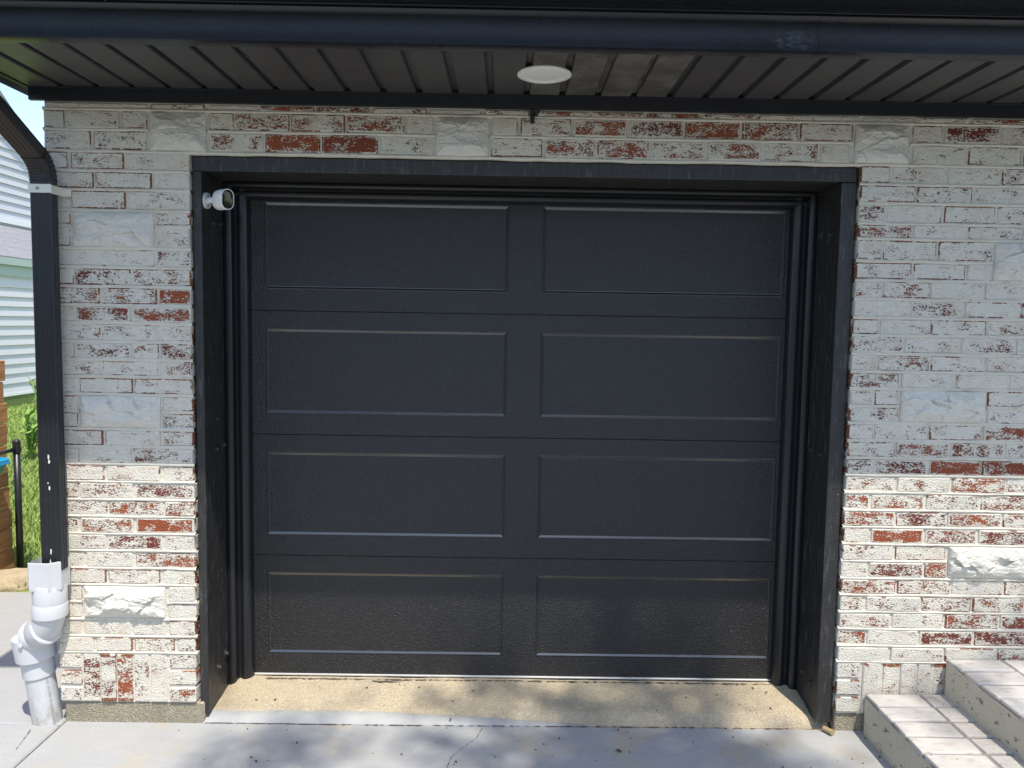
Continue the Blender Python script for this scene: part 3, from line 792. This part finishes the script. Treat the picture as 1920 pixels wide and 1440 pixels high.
def loft(name, rings, mat, parent, smooth=True, cap=(True, True)):
    bm = bmesh.new(); R_ = [[bm.verts.new(p) for p in r] for r in rings]; n = len(R_[0])
    for a, b in zip(R_, R_[1:]):
        for k in range(n): bm.faces.new((a[k], a[(k + 1) % n], b[(k + 1) % n], b[k]))
    if cap[0]: bm.faces.new(R_[0][::-1])
    if cap[1]: bm.faces.new(R_[-1])
    o = link(name, bm_mesh(name, bm), mat, parent)
    if smooth: crisp(o)
    return o
loft('tub_body', [[(x, y, -.055) for x, y in rr(.055, .22, .03)], [(x, y, .0) for x, y in rr(.072, .235, .035)], [(x, y, .0) for x, y in rr(.062, .225, .03)], [(x, y, -.04) for x, y in rr(.05, .21, .03)]], M['teal'], tb)
loft('tub_rim', [[(x, y, .0005) for x, y in rr(.085, .25, .04)], [(x, y, .028) for x, y in rr(.082, .247, .04)], [(x, y, .034) for x, y in rr(.072, .238, .035)], [(x, y, .0015) for x, y in rr(.064, .228, .03)]], M['blue'], tb, cap=(False, False))

# ------------------------------------------------------------------ DOWNSPOUT and PVC drain
ds = thing('downspout', 'black ribbed metal downspout at the wall corner with chipped paint', 'downspout', (-1.826, -.07, .6))
def spout_profile():
    hw, hd = .040, .024; pts = []
    for x0 in (-.027, -.009, .009, .027):                         # ribs on the front face
        pts += [(x0 - .0055, -hd), (x0 - .0035, -hd + .0016), (x0 + .0035, -hd + .0016), (x0 + .0055, -hd)]
    fr = [(-hw + .004, -hd)] + pts + [(hw - .004, -hd), (hw, -hd + .004)]
    side = [(hw, -.010), (hw - .002, -.008), (hw - .002, -.003), (hw, -.001), (hw, .006), (hw - .002, .008), (hw - .002, .013), (hw, .015), (hw, hd - .004), (hw - .004, hd)]
    back = [(-hw + .004, hd), (-hw, hd - .004), (-hw, -hd + .004)]
    return fr + side + back
SP = spout_profile()
def spout(name, path, crimp=None):
    """sweep the profile along a path that stays in a plane of constant x"""
    P = [Vector(p) for p in path]; rings = []
    for i, p in enumerate(P):
        t = (P[min(i + 1, len(P) - 1)] - P[max(i - 1, 0)]).normalized()
        nrm = Vector((1, 0, 0)).cross(t)                           # stays toward the wall for an upward path
        s = 1 if not crimp else crimp[i]
        rings.append([tuple(p + Vector((1, 0, 0)) * u * s - nrm * v * s) for u, v in SP])
    rings = [[(x + .0, y, z) for x, y, z in r] for r in rings]
    o = loft(name, rings, M['spout'], ds, False, (True, True)); o.location = (1.826, .07, -.6); return o
XD, YD = -1.8305, -.065
spout('pipe', [(XD, YD, .66), (XD, YD, 2.155)])
def arc(c, r, a0, a1, n): return [(XD, c[0] + r * math.cos(a0 + (a1 - a0) * i / n), c[1] + r * math.sin(a0 + (a1 - a0) * i / n)) for i in range(n + 1)]
# elbow turning from vertical toward the camera side, crimped in rings
ang = R(64); ec = (YD - .105, 2.15); el = arc(ec, .105, 0, ang, 22)
spout('elbow', el, [1.03 + (.035 if (i % 3) == 1 else -.02) for i in range(23)])
d = Vector((0, -math.sin(ang), math.cos(ang))); e1 = Vector(el[-1]); e2 = e1 + d * .50
spout('offset_pipe', [e1 - d * .02, e2])
a2 = [e2 + d * .0]; 
ec2 = e2 + Vector((0, -math.cos(ang), -math.sin(ang))) * -.10
el2 = [ec2 + Vector((0, math.cos(ang) * -.10, -math.sin(ang) * .10)) * 1.0]
def arc2(n=12):
    out = []
    for i in range(n + 1):
        a = ang * (1 - i / n); out.append(tuple(ec2 + Vector((0, -math.cos(a), -math.sin(a))) * .10))
    return out
spout('outlet_elbow', arc2(), [1.03 + (.03 if (i % 3) == 1 else -.02) for i in range(13)])
top2 = arc2()[-1]
spout('outlet', [top2, (XD, top2[1], 2.645)], [1.0, 1.0])
def strap(z, mat):
    bm = bmesh.new(); add_box(bm, -1.8735, -1.7875, -.0925, -.0905, z - .016, z + .016, .0006); add_box(bm, -1.789, -1.787, -.0905, -.012, z - .018, z + .014, .0006); add_box(bm, -1.788, -1.757, -.0125, -.0095, z - .018, z + .013, .0006); add_box(bm, -1.8735, -1.8715, -.0905, -.010, z - .016, z + .016, .0006)
    o = link('strap', bm_mesh('strap', bm), mat, ds); o.location = (1.826, .07, -.6)
    bm = bmesh.new(); add_tube(bm, [(-1.838, -.0925, z), (-1.838, -.0955, z), (-1.838, -.0962, z)], [.006, .0055, .003], 10)
    c = link('strap_screw', bm_mesh('strap_screw', bm), M['screw'], o)
    return o
strap(2.122, M['strap'])
chips = bmesh.new(); rg = random.Random(5)
for z, h, wd in ((1.105, .013, .0038), (1.088, .009, .0045), (.985, .011, .0038), (1.004, .004, .003), (.735, .015, .0032), (.690, .018, .0036)):
    x = XD + .0005 + rg.uniform(-.004, .004); n = 9
    f = [chips.verts.new((x + math.cos(6.28 * i / n) * wd * rg.uniform(.6, 1), YD - .0246, z + math.sin(6.28 * i / n) * h * rg.uniform(.7, 1))) for i in range(n)]
    k = chips.faces.new(f); ex = bmesh.ops.extrude_face_region(chips, geom=[k]); bmesh.ops.translate(chips, verts=[v for v in ex['geom'] if isinstance(v, bmesh.types.BMVert)], vec=(0, -.0005, 0))
o = link('paint_chip', bm_mesh('paint_chip', chips), M['strap'], ds); o.location = (1.826, .07, -.6); o['kind'] = 'stuff'

dp = thing('drain_pipe', 'white plastic drain fittings bending from the downspout into the concrete', 'drain pipe', (-1.9, 0, 0))
def dpo(o): o.location = (1.9, 0, 0); return o
A = Vector((-1.854, -.062, 0))
# rectangular collar open at the top, chamfered front corners
col_o = [(-.054, .036), (-.054, -.050), (-.048, -.056), (.028, -.056), (.060, -.026), (.060, .036)]
sc = lambda f, dz, dx=0: [(A.x + x * f + dx, A.y + y * f, dz) for x, y in col_o]
dpo(loft('collar', [sc(.90, .582), sc(.99, .584), sc(1, .59), sc(1.01, .694), sc(.965, .696), sc(.955, .62)], M['pvc'], dp, False, (True, True)))
def ring_tube(name, a, b, prof, mat=None, n=36):
    p, r = step_path(a, b, prof); return dpo(tube(name, p, r, mat or M['pvc'], dp, n))
ring_tube('adapter_neck', A + Vector((-.001, .0, .60)), A + Vector((-.003, .002, .525)), [(0, .0610), (.02, .0618), (1, .0610)])
ring_tube('primer_ring', A + Vector((-.003, .002, .5255)), A + Vector((-.003, .002, .5205)), [(0, .0605), (1, .0605)], M['glue'])
def elbow(name, pts, r0, socket):
    n = 14; path = []
    P0, P1, P2 = [Vector(p) for p in pts]
    for i in range(n + 1):
        t = i / n; path.append(P0 * (1 - t) ** 2 + P1 * 2 * t * (1 - t) + P2 * t * t)
    bm = bmesh.new(); add_tube(bm, path, r0, 36)
    d0 = (P1 - P0).normalized(); d1 = (P2 - P1).normalized()
    add_tube(bm, [P0 - d0 * .004, P0, P0 + d0 * socket, P0 + d0 * (socket + .004)], [r0 + .004, r0 + .0065, r0 + .0065, r0 + .001], 36)
    add_tube(bm, [P2 - d1 * (socket + .004), P2 - d1 * socket, P2, P2 + d1 * .004], [r0 + .001, r0 + .0065, r0 + .0065, r0 + .004], 36)
    o = link(name, bm_mesh(name, bm), M['pvc'], dp); dpo(o)
    crisp(o)
    return o
B0 = A + Vector((-.003, .002, .520)); B1 = A + Vector((-.006, .004, .425)); B2 = Vector((-1.918, -.033, .388))
elbow('elbow', (B0, B1, B2), .0570, .050)
dB = (B2 - B1).normalized(); C0 = B2 + dB * .004
ring_tube('primer_ring', B2 + dB * .0035, B2 + dB * .0085, [(0, .0605), (1, .0605)], M['glue'])
C0 = B2 + dB * .008; C1 = C0 + dB * .045; C2 = Vector((-1.964, .002, .300))
elbow('elbow', (C0, C1, C2), .0570, .030)
G = Vector((-1.926, .030, -.06)); T = Vector((-1.966, .000, .368)); 
ring_tube('coupling', T, T.lerp(G, .24), [(0, .0710), (.02, .0755), (.16, .0765), (.92, .0745), (1.0, .062)])
ring_tube('pipe_sleeve', T.lerp(G, .22), T.lerp(G, .40), [(0, .0605), (.96, .0605), (1.0, .0570)])
ring_tube('pipe', T.lerp(G, .36), G, [(0, .0545), (1.0, .0545)])
for c, ax, rr_ in ((Vector((-1.885, -.100, .445)), (-.35, -1, .1), .010), (Vector((-1.968, -.078, .352)), (-.2, -1, .1), .010)):
    n = Vector(ax).normalized(); dpo(tube('stub_mark', [c, c + n * .004, c + n * .005], [rr_, rr_, rr_ * .6], M['pvc'], dp, 14))
pm_ = bmesh.new(); rg = random.Random(9)
dG = (G - T).normalized(); sd = dG.cross(Vector((.55, -.83, 0))).normalized(); fr = sd.cross(dG).normalized()
if fr.y > 0: fr = -fr
for i in range(46):
    c0 = T.lerp(G, .42 + .44 * i / 46); a0 = .62 
    if rg.random() < .25: continue
    for q in range(2):
        base = c0 + (fr * math.cos(a0) + Vector((1, 0, 0)) * math.sin(a0)).normalized() * .0550
        n0 = (base - c0).normalized(); u = dG.cross(n0); hw_ = rg.uniform(.0015, .004)
        off = u * (q - .5) * .005
        f = [base + off + dG * sx_ * .0022 + u * sy_ * hw_ * .5 for sx_, sy_ in ((-1, -1), (1, -1), (1, 1), (-1, 1))]
        pm_.faces.new([pm_.verts.new(p + n0 * .0003) for p in f])
o = dpo(link('ink_print', bm_mesh('ink_print', pm_), M['print'], dp)); o['kind'] = 'stuff'

# ------------------------------------------------------------------ SECURITY CAMERA
sc_ = thing('security_camera', 'small white security camera with an oval dark face on the door frame', 'security camera', (JL, .055, 2.108))
def cyl(name, a, b, r, mat, n=24, parent=None): return tube(name, [a, Vector(a).lerp(Vector(b), .999), b], r if hasattr(r, '__len__') else [r, r, r * .92], mat, parent or sc_, n)
cyl('mount_plate', (0, 0, 0), (.009, -.001, 0), [.031, .031, .026], M['white'])
for dz, dy in ((.021, .004), (-.021, -.004)): cyl('mount_screw', (.008, dy, dz), (.0105, dy, dz), .0045, M['screw'], 10)
cyl('mount_arm', (.008, 0, 0), (.052, -.020, .002), [.0115, .0115, .0115], M['white'])
cyl('arm_knob', (.040, -.014, -.018), (.052, -.030, -.016), .008, M['white'], 14)
head = bpy.data.objects.new('camera_body', None)
ax = Vector((.72, -.69, -.05)).normalized(); up = Vector((0, 0, 1)); sd = up.cross(ax).normalized(); up2 = ax.cross(sd)
cb = Vector((.052, -.018, .000))
def stad(hw, hh, n=12):
    pts = []
    for i in range(n + 1): t = math.pi * i / n; pts.append((hw * math.cos(t), hh - hw + hw * math.sin(t)))
    for i in range(n + 1): t = math.pi + math.pi * i / n; pts.append((hw * math.cos(t), -hh + hw + hw * math.sin(t)))
    return pts
def SR(hw, hh, t): return [tuple(cb + ax * t + sd * x + up2 * z) for x, z in stad(hw, hh)]
body = loft('camera_body', [SR(.012, .022, -.004), SR(.020, .032, .000), SR(.0245, .038, .012), SR(.0258, .0395, .030), SR(.0258, .0395, .084), SR(.0250, .0388, .0865), SR(.0232, .0368, .0865), SR(.0228, .0362, .0835)], M['white'], sc_)
face = loft('camera_face', [SR(.0229, .0363, .0825), SR(.0226, .036, .0842), SR(.018, .031, .0852)], M['lens'], sc_)
lc = cb + ax * .0853 + up2 * .016
tube('camera_lens', [lc, lc + ax * .0012, lc + ax * .0013, lc + ax * .0006], [.0115, .0115, .0085, .004], M['lens'], sc_, 20)

# ------------------------------------------------------------------ DOWNLIGHT, PIPE STUB, HOSE FITTING
dl = thing('downlight', 'round white downlight set into the black soffit, switched off', 'ceiling light', (.042, -.277, ZS))
def lathe(name, prof, mat, parent, n=48):
    return loft(name, [[(r * math.cos(2 * math.pi * k / n), r * math.sin(2 * math.pi * k / n), z) for k in range(n)] for r, z in prof], mat, parent)
lathe('trim_ring', [(.088, .004), (.0945, -.001), (.0945, -.005), (.088, -.0075), (.074, -.009), (.0725, -.0075), (.0705, -.0075), (.069, -.0065), (.067, -.0065), (.066, -.0045)], M['lamp'], dl)
lathe('diffuser', [(.0665, -.003), (.064, -.0052), (.05, -.0066), (.02, -.0074), (.002, -.0076)], M['diff'], dl)
stub = thing('pipe_stub', 'short black pipe end poking out under the soffit trim', 'pipe', (.022, -.02, 2.45))
def dtube(name, *a): return tube(name, *a)
tube('pipe_end', [(0, .03, .004), (.003, -.030, .004), (.003, -.0305, .004), (.003, -.024, .004)], [.0145, .0145, .0105, .0098], M['trim'], stub, 20)
tube('pipe_bore', [(.003, -.0245, .004), (.003, -.0248, .004)], [.0098, .0098], M['hole'], stub, 20)
box('bracket', -.020, -.004, -.004, .014, -.040, .012, M['trim'], stub, .003)
fit = thing('hose_fitting', 'little tarnished brass tube lying where the frame meets the concrete', 'fitting', (1.262, -.022, .014))
tube('tube', [(-.014, .022, 0), (.004, -.006, 0), (.0042, -.0062, 0), (.009, -.014, 0), (.0092, -.0142, 0), (.004, -.006, 0)], [.0105, .0105, .0125, .0125, .0085, .008], M['brass'], fit, 16)
tube('bore', [(.0060, -.0092, 0), (.0062, -.0094, 0)], [.0083, .0083], M['hole'], fit, 16)

# ------------------------------------------------------------------ BRICK STEPS
st = thing('brick_steps', 'two white painted brick steps with worn edges climbing beside the wall', 'steps', (1.4, 0, 0))
def so(o): o.location = Vector(o.location) + Vector((-1.4, 0, 0)); return o
S1, S2 = 1.398, 1.722; Z1, Z2 = .173, .321; YE = -1.35
def step(name, x0, x1, z, rows):
    bm = bmesh.new(); add_box(bm, x0 + .004, x1, YE, -.012, -.1, z - .012, .008, .003)
    o = so(link(name, bm_mesh(name, bm), M['stepside'], st))
    rg = random.Random(int(z * 1000)); y = -.014; k = 0
    while y > YE + .1:
        L = .112; y1 = y - L
        cuts = rows[k % len(rows)]
        for a, b in zip(cuts, cuts[1:]):
            if b - a < .02: continue
            bmx = bmesh.new(); add_box(bmx, -(b - a) / 2 + .006, (b - a) / 2 - .006, -L / 2 + .0065, L / 2 - .0065, -.03, 0, .006, .0022, 2)
            br = link('brick', bm_mesh('step_brick', bmx), M['steppaint'], o, ((a + b) / 2, (y + y1) / 2, z + rg.uniform(-.0015, .0015))); br.rotation_euler = (rg.uniform(-.012, .012), rg.uniform(-.01, .01), rg.uniform(-.01, .01))
        y = y1; k += 1
    bmx = bmesh.new(); add_box(bmx, x0 + .006, x1 - .001, YE + .002, -.013, z - .03, z - .0065, .004)
    link('joint_mortar', bm_mesh('joint_mortar', bmx), M['stepjoint'], o)
    return o
step('lower_step', S1, S2 + .06, Z1, [(S1, S1 + .225, S2 + .055), (S1, S1 + .225, S2 + .055)])
step('upper_step', S2, 3.0, Z2, [(S2, S2 + .225, S2 + .45, S2 + .675, S2 + .9, 3.0), (S2, S2 + .225, S2 + .45, S2 + .675, S2 + .9, 3.0)])

# ------------------------------------------------------------------ hairline crack and dirt in the joints
def ribbon(name, pts, w0, mat, seed, wild=.6, z=.0008):
    rg = random.Random(seed); vs = []; fs = []
    P = []
    for a, b in zip(pts, pts[1:]):
        n = max(3, int((Vector(b) - Vector(a)).length / .012))
        P += [Vector(a).lerp(Vector(b), i / n) for i in range(n)]
    for i, p in enumerate(P):
        t = (P[min(i + 1, len(P) - 1)] - P[max(i - 1, 0)]).normalized(); s_ = Vector((-t.y, t.x, 0)).normalized(); wd = w0 * max(.05, 1 + wild * rg.uniform(-1.4, 1.4))
        q = p + s_ * rg.uniform(-1, 1) * w0 * .6
        vs += [tuple(q - s_ * wd + Vector((0, 0, z))), tuple(q + s_ * wd + Vector((0, 0, z)))]
    for i in range(len(P) - 1): fs.append((2 * i, 2 * i + 1, 2 * i + 3, 2 * i + 2))
    o = link(name, mesh(name, vs, fs), mat); o['kind'] = 'stuff'; return o
ribbon('hairline_crack', [(-0.148, -0.001, 0), (-0.171, -0.088, 0), (-0.220, -0.156, 0), (-0.261, -0.224, 0), (-0.272, -0.296, 0), (-0.298, -0.398, 0)], .0009, M['hole'], 1)
ribbon('hairline_crack', [(-1.918, -0.204, 0), (-1.934, -0.128, 0), (-1.952, -0.048, 0)], .0008, M['hole'], 6)
ribbon('joint_dirt', [(-1.28, .006, 0), (-.5, .004, 0), (.2, .010, 0), (1.27, .012, 0)], .0022, M['bark'], 2, 1.0, .003)
ribbon('joint_dirt', [(-1.16, .262, .071), (0, .264, .072), (1.15, .262, .071)], .0035, M['bark'], 3, 1.0, .002)
# ------------------------------------------------------------------ LITTER on the threshold and drive
def dead_leaf(x, y, z, s, seed, label):
    rg = random.Random(seed); vs = [(0, 0, 0)]; n = 8
    for i in range(n):
        a = 6.28 * i / n; r = s * (1 if i % 2 else .7) * rg.uniform(.7, 1); vs.append((r * math.cos(a), r * .55 * math.sin(a), s * .45 * abs(math.sin(a)) * rg.uniform(.5, 1)))
    fs = [(0, 1 + i, 1 + (i + 1) % n) for i in range(n)]
    o = link('dead_leaf', mesh('dead_leaf', vs, fs), M['deadleaf'], None, (x, y, z + .002)); o.rotation_euler = (0, 0, rg.uniform(0, 6)); tag(o, label, 'dead leaf', 'dead leaves by the garage door')
dead_leaf(0.383, -0.171, 0.000, 0.018, 0, 'curled dark leaf on the concrete in front of the door')
dead_leaf(-0.281, 0.022, 0.020, 0.010, 1, 'small rust coloured leaf at the lower edge of the threshold')
dead_leaf(-0.281, 0.122, 0.045, 0.009, 2, 'reddish brown leaf in the middle of the tan threshold')
dead_leaf(-0.431, 0.209, 0.063, 0.009, 3, 'small brown leaf near the bottom seal of the door')
dead_leaf(-0.196, 0.189, 0.059, 0.009, 4, 'dark oval leaf on the tan threshold below the door')
dead_leaf(0.856, 0.181, 0.057, 0.008, 5, 'dark leaf on the threshold under the end of the door')
dead_leaf(0.580, 0.082, 0.036, 0.008, 6, 'black leaf on the shaded part of the threshold')
dead_leaf(0.275, 0.083, 0.037, 0.007, 7, 'tiny dark leaf low on the threshold')
dead_leaf(0.310, 0.116, 0.044, 0.006, 8, 'tiny black leaf in the shaded patch of threshold')
dead_leaf(0.987, -0.268, 0.000, 0.009, 9, 'dark leaf on the concrete by the steps')
gr = bmesh.new(); rg = random.Random(21)
for _ in range(110):
    x = rg.uniform(-1.2, 1.5); y = rg.uniform(-.5, .26); z = .003 if y < .03 else .020 + .052 * min(1, (y - .028) / .29 * 1.25) ** .8 + .003
    s = .0012 + .0026 * rg.random() ** 2; add_box(gr, x - s, x + s, y - s * .7, y + s * .7, z - s, z + s * .6, 0, s * .4)
o = link('grit', bm_mesh('grit', gr), M['bark']); o['kind'] = 'stuff'
tw = tube('twig', [(-.64, .245, .074), (-.60, .235, .076), (-.585, .242, .075), (-.555, .238, .077), (-.50, .252, .076)], [.0025, .0035, .003, .003, .0015], M['bark'], None, 6); tag(tw, 'thin dark twig lying against the bottom of the garage door', 'twig')

# ------------------------------------------------------------------ TREE over the drive (its crown dapples the concrete)
def tree(name, base, height, centre, rad, clusters, seed, label, extra=(), test=None):
    rg = random.Random(seed); t = thing(name, label, 'tree', base)
    bx = Vector(base); c0 = Vector(centre) - bx
    tr = bmesh.new(); fork = Vector((0, 0, height * .42)) + Vector((c0.x, c0.y, 0)) * .25
    add_tube(tr, [(0, 0, -.1), (0, 0, .25), tuple(fork * .5), tuple(fork)], [.26, .2, .17, .14], 12)
    lv = []; lf = []; pts = []
    tries = 0
    while len(pts) < clusters and tries < clusters * 30:
        tries += 1
        d = Vector((rg.gauss(0, 1), rg.gauss(0, 1), rg.gauss(0, 1))).normalized() * rg.random() ** .45
        p = c0 + Vector((d.x * rad[0], d.y * rad[1], d.z * rad[2]))
        if test and not test(p + bx): continue
        pts.append((p, rg.uniform(.3, .6), rg.randrange(50, 95)))
    for p, r, n in extra: pts.append((Vector(p) - bx, r, n))
    for i, (p, r, n) in enumerate(pts):
        if i % 6 == 0 or i >= clusters:
            mid = fork.lerp(p, .5) + Vector((0, 0, .3)); add_tube(tr, [tuple(fork), tuple(mid), tuple(p)], [.05, .03, .008], 6)
        for _ in range(n):
            q = p + Vector((rg.gauss(0, .5), rg.gauss(0, .5), rg.gauss(0, .4))) * r
            a = Vector((rg.uniform(-1, 1), rg.uniform(-1, 1), rg.uniform(-.6, .3))).normalized(); b = a.cross(Vector((rg.uniform(-1, 1), rg.uniform(-1, 1), 1))).normalized(); L = rg.uniform(.06, .12)
            k = len(lv); lv += [tuple(q), tuple(q + a * L * .5 + b * L * .3), tuple(q + a * L), tuple(q + a * L * .5 - b * L * .3)]; lf.append((k, k + 1, k + 2, k + 3))
    link('trunk', bm_mesh('trunk', tr), M['bark'], t); link('crown', mesh('crown', lv, lf), M['treeleaf'], t)
K = SUN / SUN.z
def over(gx, gy, z): return (gx + K.x * z, gy + K.y * z, z)          # the point of the crown whose shadow falls at gx, gy
def clear(p):
    gx = p.x - K.x * p.z; gy = p.y - K.y * p.z
    return gy < -.75
EX = [(over(0.627, -0.098, 11.0), 0.34, 260), (over(0.426, -0.165, 11.2), 0.26, 150), (over(0.763, -0.221, 11.1), 0.25, 150), (over(0.248, -0.285, 11.4), 0.36, 260), (over(0.446, -0.288, 11.0), 0.30, 190), (over(0.009, -0.276, 11.8), 0.20, 60), (over(-0.855, -0.162, 12.5), 0.24, 65), (over(-0.984, -0.275, 12.4), 0.28, 90), (over(-0.262, -0.094, 11.6), 0.30, 90), (over(0.213, 0.135, 11.0), 0.16, 80), (over(0.510, 0.297, 12.0), 0.12, 40), (over(0.772, 0.293, 12.4), 0.14, 40), (over(-0.155, 0.235, 12.0), 0.16, 44), (over(0.806, 0.104, 11.6), 0.15, 24), (over(1.067, -0.225, 12.6), 0.22, 40), (over(1.565, -0.049, 12.3), 0.28, 50), (over(1.984, 0.179, 12.0), 0.28, 50), (over(2.728, 1.123, 12.5), 0.35, 44), (over(0.341, 0.415, 12.0), 0.16, 36), (over(0.610, 0.541, 12.0), 0.16, 36)]
tree('shade_tree', (3.8, -8.6, 0), 12, over(1.6, -4.0, 11.5), (2.9, 2.7, 1.9), 110, 4, 'leafy tree standing by the drive whose crown dapples the concrete', EX, clear)
def unseen_treeline():  # unseen trees, added to darken the horizon reflected in door and fascia
    rg = random.Random(77); lv = []; lf = []
    for i in range(20000):
        x = rg.uniform(-45, 45); top = 6.8 + 2.6 * noise.noise((x * .16, 0, 4)) + 1.5 * noise.noise((x * .6, 0, 9))
        q = Vector((x, -25 + rg.gauss(0, 2.2), .2 + (top - .2) * rg.random() ** .8)); a = Vector((rg.uniform(-1, 1), rg.uniform(-1, 1), rg.uniform(-1, 1))).normalized(); b = a.orthogonal().normalized(); L = rg.uniform(.3, .7)
        k = len(lv); lv += [tuple(q), tuple(q + a * L * .5 + b * L * .35), tuple(q + a * L), tuple(q + a * L * .5 - b * L * .35)]; lf.append((k, k + 1, k + 2, k + 3))
    o = link('unseen_tree_line', mesh('unseen_tree_line', lv, lf), M['treeleaf']); o['kind'] = 'stuff'
unseen_treeline()
